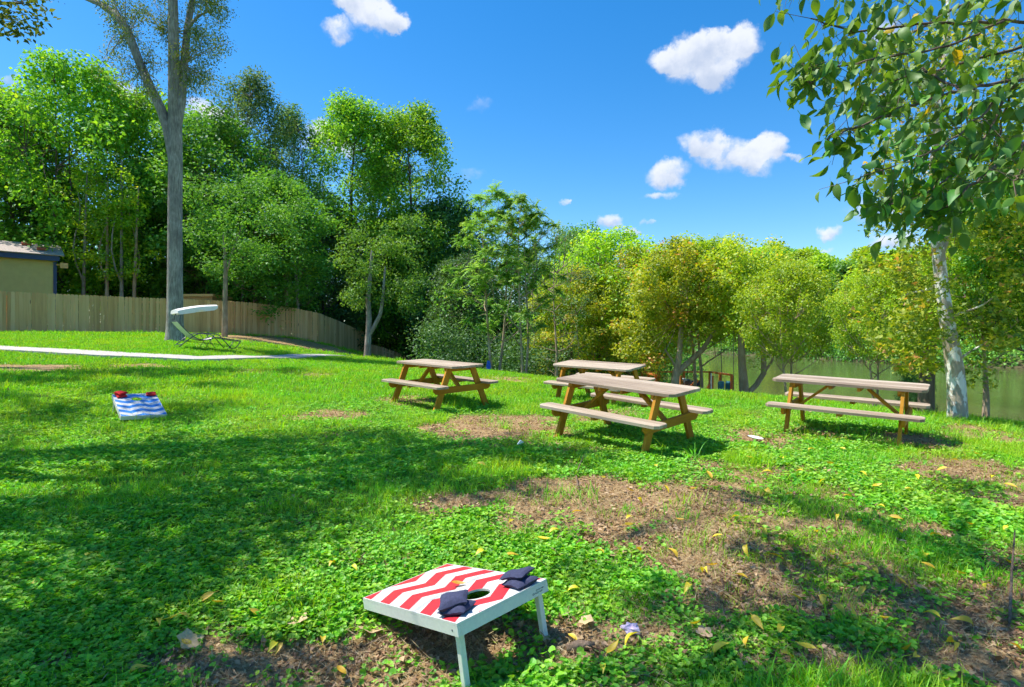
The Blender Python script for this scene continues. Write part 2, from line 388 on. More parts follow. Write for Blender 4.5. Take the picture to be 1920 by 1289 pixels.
M['orange_paint'] = plain('orange_paint', (.75, .17, .02), .5)
M['dock_dark'] = plain('dock_dark', (.04, .035, .035), .7)
M['white_paint'] = plain('white_paint', (.70, .70, .62), .45, var=.04, scale=60)
M['steel'] = plain('steel', (.45, .46, .47), .35, metallic=.8)
M['dark_metal'] = plain('dark_metal', (.07, .085, .10), .35, .6)
M['sling'] = plain('sling', (.86, .80, .74), .8, var=.06, scale=200)
M['canopy_cloth'] = plain('canopy_cloth', (.80, .79, .74), .8, var=.04)
M['navy'] = plain('navy', (.045, .05, .10), .9, .25, var=.18, scale=90, bumpd=.002)
M['red_cloth'] = plain('red_cloth', (.62, .02, .02), .85, .25, var=.15, scale=60, bumpd=.002)
M['ink'] = plain('ink', (.02, .02, .02), .6)
M['concrete'] = plain('concrete', (.46, .42, .38), .8, .3, var=.10, scale=8, bumpd=.004)
M['siding'] = plain('siding', (.52, .47, .17), .6, var=.05, scale=3)
M['navy_trim'] = plain('navy_trim', (.012, .05, .14), .5)
M['vent_red'] = plain('vent_red', (.45, .10, .04), .6)
M['lamp_tan'] = plain('lamp_tan', (.75, .48, .18), .6)
M['tan_wall'] = plain('tan_wall', (.50, .36, .17), .7)
M['blue_plastic'] = plain('blue_plastic', (.01, .12, .75), .4)
M['teal'] = plain('teal', (.03, .22, .32), .4)
M['paper'] = plain('paper', (.82, .82, .80), .7, var=.03)
M['lilac'] = plain('lilac', (.62, .50, .66), .7)
M['twig'] = bark('twig', (.14, .09, .06), (.33, .24, .17), 30, .3)
M['rope'] = plain('rope', (.05, .05, .045), .8)
def m_shingle():
    m, b, out = mat('shingle'); tc = b.node('ShaderNodeTexCoord').outputs['Object']
    br = b.node('ShaderNodeTexBrick'); b.lk(tc, br.inputs['Vector']); br.inputs['Scale'].default_value = 6
    br.inputs['Color1'].default_value = (.52, .43, .38, 1); br.inputs['Color2'].default_value = (.44, .36, .32, 1); br.inputs['Mortar'].default_value = (.2, .17, .15, 1)
    n = b.noise(tc, 40, 4); principled(b, out, b.mix(b.ss(n, .3, .7, 0, .5), br.outputs[0], (.46, .40, .36, 1)), .9, .2, b.bump(n, .5, .01)); return m
M['shingle'] = m_shingle()
def m_ground():
    m, b, out = mat('ground'); g = b.node('ShaderNodeNewGeometry').outputs['Position']
    bare = b.node('ShaderNodeAttribute', attribute_name='bare').outputs['Fac']
    bank = b.node('ShaderNodeAttribute', attribute_name='bank').outputs['Fac']
    n1 = b.noise(g, 3.0, 6, .65); n2 = b.noise(g, 28, 8, .7, .5); n3 = b.noise(g, 90, 4, .7)
    soil = b.ramp(n2, [(.28, (.15, .085, .035)), (.45, (.34, .215, .10)), (.58, (.50, .36, .185)), (.75, (.62, .48, .28))])
    soil = b.mix(b.ss(n1, .35, .65, 0, .55), soil, (.20, .12, .05, 1))
    soil = b.mix(b.ss(n3, .6, .75, 0, .7), soil, (.58, .46, .28, 1))
    gr = b.ramp(n2, [(.3, (.030, .075, .010)), (.5, (.060, .155, .014)), (.7, (.10, .25, .018))])
    gr = b.mix(b.ss(n1, .42, .72, 0, .5), gr, (.16, .17, .05, 1))
    t = b.ss(b.m('ADD', bare, b.m('MULTIPLY', b.m('SUBTRACT', n2, .5), .6)), .25, .6)
    col = b.mix(t, gr, soil); col = b.mix(bank, col, (.10, .075, .05, 1))
    h = b.m('ADD', b.m('MULTIPLY', n2, .7), b.m('MULTIPLY', n3, .3))
    principled(b, out, col, .95, .1, b.bump(h, .9, .03)); return m
M['ground'] = m_ground()
def m_water():
    m, b, out = mat('water'); g = b.node('ShaderNodeNewGeometry').outputs['Position']
    v = b.vm('MULTIPLY', g, (1.0, 0.45, 1.0)); n = b.noise(v, 1.6, 5, .55, .3); n2 = b.noise(v, .12, 3)
    col = b.mix(b.ss(n2, .35, .65), (.085, .098, .034, 1), (.115, .125, .046, 1))
    p = principled(b, out, col, .09, .4, b.bump(n, .45, .05)); p.inputs['IOR'].default_value = 1.33; return m
M['water'] = m_water()
def m_board(name, c):
    """printed zigzag on the deck: x runs from the low end to the high end, y across"""
    m, b, out = mat(name); tc = b.node('ShaderNodeTexCoord').outputs['Object']
    s = b.node('ShaderNodeSeparateXYZ'); b.lk(tc, s.inputs[0]); x, y = s.outputs[0], s.outputs[1]
    v = b.m('DIVIDE', b.m('ADD', y, 0.305), 0.305); fr = b.m('FRACT', v)
    tri = b.m('SUBTRACT', 1.0, b.m('ABSOLUTE', b.m('SUBTRACT', b.m('MULTIPLY', fr, 2.0), 1.0)))
    k = b.m('FRACT', b.m('DIVIDE', b.m('ADD', b.m('ADD', x, b.m('MULTIPLY', tri, 0.1)), 2.0 + 0.008), 0.2))
    on = b.m('LESS_THAN', k, 0.5)
    edge = b.m('MAXIMUM', b.m('GREATER_THAN', b.m('ABSOLUTE', y), 0.2985), b.m('MAXIMUM', b.m('GREATER_THAN', x, 0.903), b.m('LESS_THAN', x, .006)))
    on = b.m('MULTIPLY', on, b.m('SUBTRACT', 1.0, edge))
    gr = b.noise(b.vm('MULTIPLY', tc, (6, 60, 6)), 3.0, 6, .7, .8)      # brushed grain of the print
    wh = b.mix(b.ss(gr, .52, .70), (.62, .61, .60, 1), (.42, .41, .42, 1))
    rd = b.mix(b.ss(gr, .58, .72), c4(c), c4(tuple(min(1, q * 1.25 + .03) for q in c)))
    pl = b.m('ABSOLUTE', b.m('SUBTRACT', b.m('FRACT', b.m('DIVIDE', b.m('ADD', y, 0.305), 0.1525)), 0.5))
    ln = b.m('MULTIPLY', b.m('GREATER_THAN', pl, 0.4925), b.m('GREATER_THAN', gr, .42))
    # butt joints across the printed boards
    col = b.mix(on, wh, rd); col = b.mix(b.m('MULTIPLY', ln, b.m('SUBTRACT', 1.0, on)), col, (.25, .24, .24, 1))
    principled(b, out, col, .38, .4, b.bump(gr, .15, .0005)); return m
M['deck_red'] = m_board('deck_red', (.56, .030, .045)); M['deck_blue'] = m_board('deck_blue', (.03, .20, .60))

# ------------------------------------------------------------------ where the lawn is worn
def patch(px, py, rx, ry, s):
    """an elliptical worn place of the lawn, given by its middle and reach in the photograph's pixels"""
    x, y = px2g(px, py); x1, _ = px2g(px + rx, py); _, y0 = px2g(px, py + ry); _, y1 = px2g(px, py - ry)
    return (x, y, abs(x1 - x), (y1 - y0) / 2, s)
PATCH = [patch(600, 1225, 260, 85, 1.25), patch(790, 1235, 330, 70, .95), patch(540, 1290, 330, 50, 1.1), patch(1130, 1250, 130, 40, .7), patch(1130, 950, 200, 62, 1.15), patch(1080, 1000, 150, 30, .6), patch(900, 930, 110, 25, .7),
         patch(1220, 1010, 170, 50, .8), patch(930, 800, 130, 28, .85), patch(620, 780, 80, 12, .7), patch(1000, 840, 130, 14, .5), patch(1790, 882, 130, 22, .9), patch(1880, 930, 80, 25, .7),
         patch(1500, 885, 110, 16, .6), patch(1380, 880, 90, 16, .5), patch(1420, 1000, 130, 40, .45), patch(1650, 1110, 240, 90, .60), patch(1850, 1210, 160, 80, .85), patch(1560, 1250, 180, 50, .65), patch(1350, 1130, 90, 60, .45),
         patch(60, 690, 130, 7, .8), patch(270, 686, 70, 5, .8), patch(760, 752, 60, 10, .6), patch(960, 712, 60, 6, .5), patch(520, 700, 160, 5, .4), patch(1150, 780, 60, 12, .5), patch(1760, 830, 50, 16, .6),
         patch(750, 690, 60, 5, .4), patch(120, 840, 90, 14, .35), patch(300, 1010, 60, 16, .35), patch(180, 1240, 120, 30, .4), (-11.6, 31.0, 3.6, 4.0, 1.4), (-13.5, 27.5, 1.5, .5, .8)]
def bare(x, y):
    x = np.asarray(x, float); y = np.asarray(y, float); t = np.zeros(x.shape)
    wx = x + .55 * (fbm(x, y, 1.8, 7, 4) - .5); wy = y + .9 * (fbm(x, y, 1.4, 9, 4) - .5)
    for (px, py, a, b_, s) in PATCH:
        r = ((wx - px) / a) ** 2 + ((wy - py) / b_) ** 2
        t = np.maximum(t, s * np.clip(1.45 - r, 0, 1))
    right = np.clip((x + .3) / 1.5, 0, 1) * np.clip((10.5 - y) / 2.5, 0, 1)
    t = t * (.95 + .45 * fbm(x, y, 3.1, 17, 3)) + (.55 + 1.1 * right) * np.clip(fbm(x, y, 1.1, 13, 4) - .54 + .10 * right, 0, 1) * 2.2 + .30 * (fbm(x, y, 5, 15) - .5)
    return np.clip(t, 0, 1)
def clover_share(x, y):
    """ground ivy and clover in the near and left lawn, grass blades elsewhere"""
    return np.clip((fbm(x, y, .8, 21, 3) - .42 + .06 * (x < 0) + .16 * (y < 4.8) * (x < .6)) * 5, 0, 1) * np.clip((11 - y) / 3.5, 0, 1)

# ------------------------------------------------------------------ ground sheet, water, path
def grow(a, b, step, ratio, end):
    o = [a]; 
    while o[-1] < b: o.append(o[-1] + step)
    s = step
    while o[-1] < end: s *= ratio; o.append(o[-1] + s)
    return np.array(o)
xs_ = grow(0, 9, .085, 1.085, 3500); GX = np.r_[-xs_[:0:-1], xs_]
ys_ = grow(0, 12, .085, 1.06, 3500); GY = np.r_[-grow(0, 0, .3, 1.3, 3500)[:0:-1], ys_]
gx, gy = np.meshgrid(GX, GY); SH = gx.shape
Zg = ground(gx.ravel(), gy.ravel())
V = np.c_[gx.ravel(), gy.ravel(), Zg]; i = np.arange(SH[0] * SH[1]).reshape(SH)
Fq = np.stack([i[:-1, :-1], i[:-1, 1:], i[1:, 1:], i[1:, :-1]], -1).reshape(-1, 4)
SDg = sdist(gx.ravel(), gy.ravel())
me = np_mesh('ground', V, Fq, M['ground'], {'bare': bare(gx.ravel(), gy.ravel()), 'bank': np.clip(1 - SDg / 5.0, 0, 1) * (gy.ravel() > 11) }, True)
tag(link('ground', me), 'grassy lawn sloping up to a fence and down to the river', kind='structure')
mb = MB(); mb.add([(-400, -300, WATER_Z), (2500, -300, WATER_Z), (2500, 2500, WATER_Z), (-400, 2500, WATER_Z)], [(0, 1, 2, 3)])
tag(mb.obj('river', M['water']), 'calm olive green river', kind='structure')

pathc = [PW(-420, 632, 19.5), PW(-200, 643, 18), PW(0, 655, 16.8), PW(100, 661, 16.5), PW(200, 666, 16.2), PW(290, 672, 16.2), PW(375, 677, 16.3), PW(440, 675.5, 17.5), PW(500, 672.5, 19.5), PW(570, 670.5, 22), PW(640, 668.7, 25.2), PW(655, 668.5, 26)]
def smooth_path(P, n=10):
    P = [Vector(p[:2]) for p in P]; out = []
    for i in range(len(P) - 1):
        p0 = P[max(i - 1, 0)]; p1 = P[i]; p2 = P[i + 1]; p3 = P[min(i + 2, len(P) - 1)]
        for k in range(n):
            t = k / n; out.append(0.5 * ((2 * p1) + (p2 - p0) * t + (2 * p0 - 5 * p1 + 4 * p2 - p3) * t * t + (3 * p1 - p0 - 3 * p2 + p3) * t ** 3))
    out.append(P[-1]); return out
pp = smooth_path(pathc); vs = []; fs = []
PATHL = np.array([(p.x, p.y) for p in pp])
for k, p in enumerate(pp):
    d = (pp[min(k + 1, len(pp) - 1)] - pp[max(k - 1, 0)]).normalized(); nrm = Vector((-d.y, d.x))
    for w in (-.56, -.55, .55, .56):
        q = p + nrm * w; zc = gz(p.x, p.y)
        vs.append((q.x, q.y, .5 * gz(q.x, q.y) + .5 * zc + (.05 if abs(w) < .555 else -.12)))
for k in range(len(pp) - 1):
    for j in range(3): a = k * 4 + j; fs.append((a, a + 1, a + 5, a + 4))
mb = MB(); mb.add(vs, fs); tag(mb.obj('footpath', M['concrete']), 'pale concrete footpath curving across the lawn', kind='structure')
def path_dist(x, y):
    P = np.stack([x, y], -1); best = np.full(x.shape, 1e9)
    for k in range(0, len(PATHL) - 1, 2): best = np.minimum(best, np.hypot(x - PATHL[k, 0], y - PATHL[k, 1]))
    return best

# ------------------------------------------------------------------ ground cover (nobody could count it)
def blades(seed, n, rad, h, w, lean=.5, seg=3, droop=.5):
    r = np.random.default_rng(seed); V = []; Fc = []; T = []
    for k in range(n):
        a = r.random() * 2 * pi; d = rad * sqrt(r.random()); bx, by = d * cos(a), d * sin(a)
        dirn = r.random() * 2 * pi; L = h * r.uniform(.5, 1.15); ln = lean * r.uniform(.2, 1.2); ww = w * r.uniform(.7, 1.3); tint = r.random()
        px, py, pz = bx, by, -.01; th = ln * .4; k0 = len(V); sx, sy = -sin(dirn), cos(dirn)
        for s in range(seg + 1):
            t = s / seg; q = ww * (1 - t) ** .7 * .5
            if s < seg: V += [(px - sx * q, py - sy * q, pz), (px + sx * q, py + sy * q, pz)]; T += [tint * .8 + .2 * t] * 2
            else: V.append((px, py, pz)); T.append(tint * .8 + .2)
            th += ln * droop + ln * .15; st = L / seg
            px += cos(dirn) * sin(th) * st; py += sin(dirn) * sin(th) * st; pz += cos(th) * st
        for s in range(seg - 1): Fc.append((k0 + 2 * s, k0 + 2 * s + 1, k0 + 2 * s + 3, k0 + 2 * s + 2))
        e = k0 + 2 * (seg - 1); Fc.append((e, e + 1, e + 2, e + 2))
    return V, Fc, T
def src(name, V, Fc, T, m):
    me = bpy.data.meshes.new(name); me.from_pydata([tuple(v) for v in V], [], [tuple(dict.fromkeys(f)) for f in Fc]); me.materials.append(m)
    a = me.attributes.new('tint', 'FLOAT', 'POINT'); a.data.foreach_set('value', np.asarray(T, np.float32)); return me
def clover(seed, n, rad, r0, r1, hmax):
    r = np.random.default_rng(seed); V = []; Fc = []; T = []
    for k in range(n):
        a = r.random() * 2 * pi; d = rad * sqrt(r.random()); x, y = d * cos(a), d * sin(a); z = r.uniform(.008, hmax) * (1.1 - .5 * d / rad); R = r.uniform(r0, r1); tint = r.random()
        M3 = Euler((r.normal(0, .38), r.normal(0, .38), r.random() * 6.3)).to_matrix(); k0 = len(V)
        V.append(tuple(M3 @ Vector((0, 0, -.25 * R)) + Vector((x, y, z)))); T.append(tint * .9)
        m_ = 7
        for j in range(m_):
            b_ = 2 * pi * j / m_; rr = R * (1 if j else .45) * (1 + .08 * (j % 2)); V.append(tuple(M3 @ Vector((rr * cos(b_), rr * sin(b_), .08 * R)) + Vector((x, y, z)))); T.append(tint * .9 + .1)
        for j in range(m_): Fc.append((k0, k0 + 1 + j, k0 + 1 + (j + 1) % m_, k0 + 1 + (j + 1) % m_))
    return V, Fc, T
def litter(seed, n, rad, L, W, z=.012, tilt=.35, curl=.4):
    r = np.random.default_rng(seed); V = []; Fc = []; T = []
    for k in range(n):
        a = r.random() * 2 * pi; d = rad * sqrt(r.random()); c = Vector((d * cos(a), d * sin(a), r.uniform(0.002, z))); l = L * r.uniform(.5, 1.3); w = W * r.uniform(.6, 1.3); tint = r.random()
        M3 = Euler((r.normal(0, tilt), r.normal(0, tilt), r.random() * 6.3)).to_matrix(); k0 = len(V); q = curl * w * r.uniform(-.3, 1)
        for p in ((-l / 2, 0, 0), (0, -w / 2, q), (l / 2, 0, q * .4), (0, w / 2, q)): V.append(tuple(M3 @ Vector(p) + c)); T.append(tint)
        Fc.append((k0, k0 + 1, k0 + 2, k0 + 2)); Fc.append((k0, k0 + 2, k0 + 3, k0 + 3))
    return V, Fc, T
def scatter(name, label, sources, pts, rotz, scl, pick, lean=0.12):
    """points carrying one small clump of plants each"""
    c = bpy.data.collections.new(name + '_clumps')
    for k, s in enumerate(sources):
        o = bpy.data.objects.new('%s_clump_%02d' % (name, k), s); c.objects.link(o)
    me = bpy.data.meshes.new(name); n = len(pts); me.vertices.add(n); me.vertices.foreach_set('co', np.asarray(pts, np.float32).ravel())
    rot = np.c_[RNG.normal(0, lean, n), RNG.normal(0, lean, n), rotz]
    a = me.attributes.new('rot', 'FLOAT_VECTOR', 'POINT'); a.data.foreach_set('vector', rot.astype(np.float32).ravel())
    a = me.attributes.new('scl', 'FLOAT', 'POINT'); a.data.foreach_set('value', np.asarray(scl, np.float32))
    a = me.attributes.new('pick', 'INT', 'POINT'); a.data.foreach_set('value', np.asarray(pick, np.int32))
    o = link(name, me); tag(o, label, kind='stuff')
    ng = bpy.data.node_groups.new(name, 'GeometryNodeTree'); b = NB(ng)
    ng.interface.new_socket('Geometry', in_out='INPUT', socket_type='NodeSocketGeometry'); ng.interface.new_socket('Geometry', in_out='OUTPUT', socket_type='NodeSocketGeometry')
    gi = b.node('NodeGroupInput'); go = b.node('NodeGroupOutput'); ip = b.node('GeometryNodeInstanceOnPoints')
    ci = b.node('GeometryNodeCollectionInfo'); ci.inputs['Collection'].default_value = c; ci.inputs['Separate Children'].default_value = True; ci.inputs['Reset Children'].default_value = True
    def na(nm, ty):
        q = b.node('GeometryNodeInputNamedAttribute', data_type=ty); q.inputs['Name'].default_value = nm
        return q.outputs['Attribute']
    mp = b.node('GeometryNodeMeshToPoints'); b.lk(gi.outputs[0], mp.inputs[0])
    b.lk(mp.outputs[0], ip.inputs['Points']); b.lk(ci.outputs[0], ip.inputs['Instance']); ip.inputs['Pick Instance'].default_value = True
    b.lk(na('pick', 'INT'), ip.inputs['Instance Index']); e2r = b.node('FunctionNodeEulerToRotation'); b.lk(na('rot', 'FLOAT_VECTOR'), e2r.inputs[0])
    b.lk(e2r.outputs[0], ip.inputs['Rotation']); b.lk(na('scl', 'FLOAT'), ip.inputs['Scale']); b.lk(ip.outputs[0], go.inputs[0])
    md = o.modifiers.new('clumps', 'NODES'); md.node_group = ng
    return o
def fan(y0, y1, dens, xr=(-1.0, 1.0), xmin=-1e9, xmax=1e9):
    """random points of the ground that the photograph can see between two distances"""
    k = 1.02; A = k * (y1 * y1 - y0 * y0); n = int(A * dens)
    y = np.sqrt(RNG.uniform(y0 * y0, y1 * y1, n)); x = RNG.uniform(-1, 1, n) * k * y * .92 + RNG.normal(0, .3, n)
    s = (x > xmin) & (x < xmax); return x[s], y[s]
SX, SY, SZ = [], [], []
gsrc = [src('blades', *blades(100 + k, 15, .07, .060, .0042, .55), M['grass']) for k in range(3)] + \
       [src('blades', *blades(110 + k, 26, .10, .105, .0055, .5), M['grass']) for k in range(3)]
csrc = [src('clover', *clover(120 + k, 22, .085, .0065, .0135, .035), M['clover']) for k in range(4)]
fsrc = [src('far_blades', *blades(130 + k, 26, .16, .075, .011, .6, 2), M['grass']) for k in range(3)]
lsrc = [src('litter', *litter(140 + k, 10, .10, .035, .018), M['dead_leaf']) for k in range(3)] + [src('straw', *litter(150 + k, 34, .12, .055, .0022, .02, .25, 0), M['straw']) for k in range(3)]

LOWX = 9.0
def keep(x, y, margin=0.0):
    return (sdist(x, y) > 1.2 + margin) & (path_dist(x, y) > .53)
P = {'g': [], 'c': [], 'l': [], 'f': []}
for (y0, y1, dg) in ((1.9, 4.5, 900), (4.5, 7.5, 520), (7.5, 11.5, 230)):
    x, y = fan(y0, y1, dg); b_ = bare(x, y); cs = clover_share(x, y); u = RNG.random(len(x)); u2 = RNG.random(len(x))
    ok = keep(x, y)
    g = ok & (u2 >= cs * .93) & (u < (1 - b_) ** 1.6 * .92 + .12 * (fbm(x, y, 2.2, 31) > .42) * (1 - .35 * (b_ > .8)))
    P['g'].append((x[g], y[g], 1.0 + .9 * np.clip(fbm(x[g], y[g], 1.6, 33) - .45, 0, 1) * 2 + (y0 > 7) * .25 - .22 * (y[g] < 4.8) * (x[g] < 1)))
    x, y = fan(y0, y1, dg * .85); b_ = bare(x, y); cs = clover_share(x, y); u = RNG.random(len(x)); u2 = RNG.random(len(x))
    cl = keep(x, y) & (u2 < cs * .95 + .10) & (u < (1 - b_) ** 1.3 + .06 * (b_ < .8) + .03 * (b_ >= .8))
    P['c'].append((x[cl], y[cl], .85 + .9 * fbm(x[cl], y[cl], 1.1, 35) + (y0 > 4) * .2))
    x, y = fan(y0, y1, dg * .5); b_ = bare(x, y); u = RNG.random(len(x)); li = keep(x, y) & (u < b_ * .9 + .05)
    P['l'].append((x[li], y[li], .7 + .7 * RNG.random(li.sum())))
x, y = fan(11, 24, 95); b_ = bare(x, y); g = keep(x, y) & (RNG.random(len(x)) < (1 - b_) ** 1.3); P['f'].append((x[g], y[g], .9 + .5 * RNG.random(g.sum())))
x, y = fan(24, 36, 22, xmin=-34, xmax=3); b_ = bare(x, y); g = keep(x, y) & (RNG.random(len(x)) < (1 - b_)); P['f'].append((x[g], y[g], 1.5 + .8 * RNG.random(g.sum())))
def emit(key, name, label, srcs, chooser, tall=None):
    x = np.concatenate([p[0] for p in P[key]]); y = np.concatenate([p[1] for p in P[key]]); s = np.concatenate([p[2] for p in P[key]])
    n = len(x); scatter(name, label, srcs, np.c_[x, y, ground(x, y)], RNG.uniform(0, 2 * pi, n), s * RNG.uniform(.75, 1.25, n), chooser(x, y, n))
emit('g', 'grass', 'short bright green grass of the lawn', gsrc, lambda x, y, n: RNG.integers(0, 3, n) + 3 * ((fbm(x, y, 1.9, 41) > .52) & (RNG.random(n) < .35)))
emit('c', 'clover', 'low round-leaved ground ivy and clover in the near lawn', csrc, lambda x, y, n: RNG.integers(0, 4, n))
emit('l', 'leaf_litter', 'dry brown leaf bits and straw on the worn soil', lsrc, lambda x, y, n: RNG.integers(0, 6, n))
emit('f', 'distant_grass', 'mown grass of the farther lawn', fsrc, lambda x, y, n: RNG.integers(0, 3, n))

# ------------------------------------------------------------------ trees
class Tree:
    """wood tubes and leaf clusters gathered in numpy, in world-like local space"""
    def __init__(s, seed): s.r = np.random.default_rng(seed); s.w = MB(); s.L = []; s.T = []; s.Fq = []
    def limb(s, p0, p1, r0, r1, bend=.15, n=6, sides=6, sag=0.0):
        p0 = np.array(p0, float); p1 = np.array(p1, float); L = np.linalg.norm(p1 - p0); o = s.r.normal(0, bend * L / 2, 3); o2 = s.r.normal(0, bend * L / 4, 3)
        pts = []
        for k in range(n + 1):
            t = k / n; q = p0 + (p1 - p0) * t + o * sin(pi * t) * .6 + o2 * sin(2 * pi * t) * .6; q[2] += sag * L * sin(pi * t); pts.append(q)
        s.w.tube([tuple(q) for q in pts], [r0 + (r1 - r0) * (k / n) ** .8 for k in range(n + 1)], sides, False); return pts
    def cluster(s, c, rad, n, size, asp=.5, flat=.7, droop=.0, tint=None, up=.45, shell=.0):
        r = s.r; c = np.array(c, float)
        d = r.normal(0, 1, (n, 3)); d /= np.linalg.norm(d, axis=1)[:, None] + 1e-9
        rr = rad * r.random(n) ** (1 / 2.2); P = c + d * rr[:, None] * np.array([1, 1, flat])
        nrm = r.normal(0, 1, (n, 3)); nrm[:, 2] = np.abs(nrm[:, 2]) + up; nrm += d * .5; nrm /= np.linalg.norm(nrm, axis=1)[:, None]
        ax = r.normal(0, 1, (n, 3)); ax[:, 2] -= droop; ax += d * .4; ax -= nrm * (ax * nrm).sum(1)[:, None]; ax /= np.linalg.norm(ax, axis=1)[:, None] + 1e-9
        sd = np.cross(nrm, ax); l = (size * r.uniform(.65, 1.25, n))[:, None]; w = l * asp
        s.L.append(np.stack([P, P + ax * l * .45 - sd * w * .5 + nrm * w * .12, P + ax * l, P + ax * l * .45 + sd * w * .5 + nrm * w * .12], 1).reshape(-1, 3))
        base = r.normal(.45, .13) if tint is None else tint
        t = np.clip(base + r.normal(0, .17, n) + (r.random(n) < .03) * .5, 0, 1); s.T.append(np.repeat(t, 4))
    def pinnate(s, c, n, L, size, tint=None):
        """drooping compound leaves: a rib with paired leaflets"""
        r = s.r; c = np.array(c, float)
        for _ in range(n):
            a = r.random() * 2 * pi; el = r.uniform(-.35, 1.15); d = np.array([cos(a) * cos(el), sin(a) * cos(el), sin(el)]); k = 9; l = L * r.uniform(.7, 1.2)
            tt = np.clip((r.normal(.45, .15) if tint is None else tint) + r.normal(0, .1), 0, 1)
            sv = np.cross(d, [0, 0, 1]); sv /= np.linalg.norm(sv) + 1e-9
            for j in range(1, k):
                t = j / (k - 1); p = c + d * l * t + np.array([0, 0, -.40 * l * t * t])
                for sg in (-1, 1):
                    ax = sv * sg * .9 + d * .35 + np.array([0, 0, -.45]) + r.normal(0, .15, 3); ax /= np.linalg.norm(ax); w_ = np.cross(ax, [0, 0, 1.]) ; w_ /= np.linalg.norm(w_) + 1e-9; q = size * (1.15 - .5 * t)
                    s.L.append(np.array([p, p + ax * q * .45 - w_ * q * .24, p + ax * q, p + ax * q * .45 + w_ * q * .24])); s.T.append(np.full(4, tt))
    def meshes(s, name, bark_m, leaf_m, smooth=True):
        V = np.concatenate(s.L) if s.L else np.zeros((0, 3)); T = np.concatenate(s.T) if s.T else np.zeros(0)
        cm = np_mesh(name + '_crown', V, np.arange(len(V)).reshape(-1, 4), leaf_m, {'tint': T}) if len(V) else None
        return s.w.mesh(name + '_trunk', bark_m, True), cm
def make_tree(seed, H, W, bark_m, leaf_m, stems=1, base=.22, trunk_r=.2, nlimb=13, nclu=110, crad=.85, nleaf=170, lsize=.15, asp=.5, flat=.7, shape='oval', pin=False, lean=.05, gap=.0):
    t = Tree(seed); r = t.r; clu = []
    lob = [(r.uniform(0, 2 * pi), r.uniform(.15, .9), r.uniform(.75, 1.2)) for _ in range(9)]
    def env(a, h):
        if shape == 'oval': q = sin(pi * min(1, max(0, h * .86 + .10))) ** .6
        elif shape == 'cone': q = (1 - h) ** .75 * (.25 + .75 * min(1, h * 5))
        elif shape == 'dome': q = sqrt(max(0, 1 - h ** 2.2)) * (.62 + .38 * min(1, h * 3))
        elif shape == 'spire': q = (1 - h) ** .55 * (.5 + .5 * min(1, h * 4)) * (1 + .35 * sin(9 * h + 3 * a))
        elif shape == 'vase': q = (.35 + .65 * min(1, h * 1.5)) * sqrt(max(0, 1 - h ** 5))
        m = 1.0
        for (la, lh, ls) in lob:
            da = (a - la + pi) % (2 * pi) - pi; g = math.exp(-(da * da / .5 + (h - lh) ** 2 / .04)); m += (ls - .9) * g
        return max(.05, q * m)
    topz = H; bz = H * base; stemtops = []
    for k in range(stems):
        a = 2 * pi * k / max(1, stems) + r.uniform(0, 1); sp = 0 if stems == 1 else W * .16
        bx, by = (0.12 * cos(a) * (stems > 1), .12 * sin(a) * (stems > 1))
        tx, ty = sp * cos(a) + r.normal(0, lean * H * .3), sp * sin(a) + r.normal(0, lean * H * .3)
        rr = trunk_r / (stems ** .5)
        pts = t.limb((bx, by, -.4), (tx, ty, H * .88), rr, rr * .12, .06, 12, 8); stemtops.append(pts)
    nodes = []
    for k in range(nlimb):
        pts = stemtops[k % stems]; h = base * .8 + (0.9 - base * .8) * ((k + r.random()) / nlimb); i = min(len(pts) - 2, int(h / .88 * 12 * .93)); p = pts[max(1, i)]
        a = r.random() * 2 * pi + k * 2.4; hh = min(1, (h + .14 - base) / (1 - base)); R = W / 2 * env(a, max(0, hh)) * r.uniform(.6, .85)
        e = (p[0] * .6 + R * cos(a), p[1] * .6 + R * sin(a), min(H * .97, p[2] + R * r.uniform(.25, .8)))
        rad0 = trunk_r * .42 * (1 - .6 * h) / stems ** .3
        q = t.limb(p, e, rad0, rad0 * .2, .12, 6, 5); nodes += q[2:]
    nodes = np.array(nodes + [p for s_ in stemtops for p in s_[5:]])
    for k in range(nclu):
        h = r.random() ** .85; a = r.random() * 2 * pi; R = W / 2 * env(a, h) * (r.random() ** .38)
        c = np.array([R * cos(a), R * sin(a), bz + (H - bz) * h - crad * .3])
        if gap and r.random() < gap: continue
        j = np.argmin(np.linalg.norm(nodes - c + np.array([0, 0, .4]), axis=1)); d = np.linalg.norm(nodes[j] - c)
        if d > .25: t.limb(nodes[j], c, .012 + .006 * d, .006, .12, 3, 4)
        rr = crad * r.uniform(.55, 1.15)
        if pin: t.pinnate(c, int(nleaf * r.uniform(.6, 1.2)), rr * 1.0, lsize, r.normal(.45, .12))
        else: t.cluster(c, rr, int(nleaf * (rr / crad) ** 2 * r.uniform(.7, 1.2)) + 8, lsize, asp, flat, .5, np.clip(r.normal(.45, .13), 0, 1))
    tm, cm = t.meshes('tree', bark_m, leaf_m)
    return dict(trunk=tm, crown=cm, H=H, W=W)
BB, BT, BG = M['bark_brown'], M['bark_tan'], M['bark_grey']
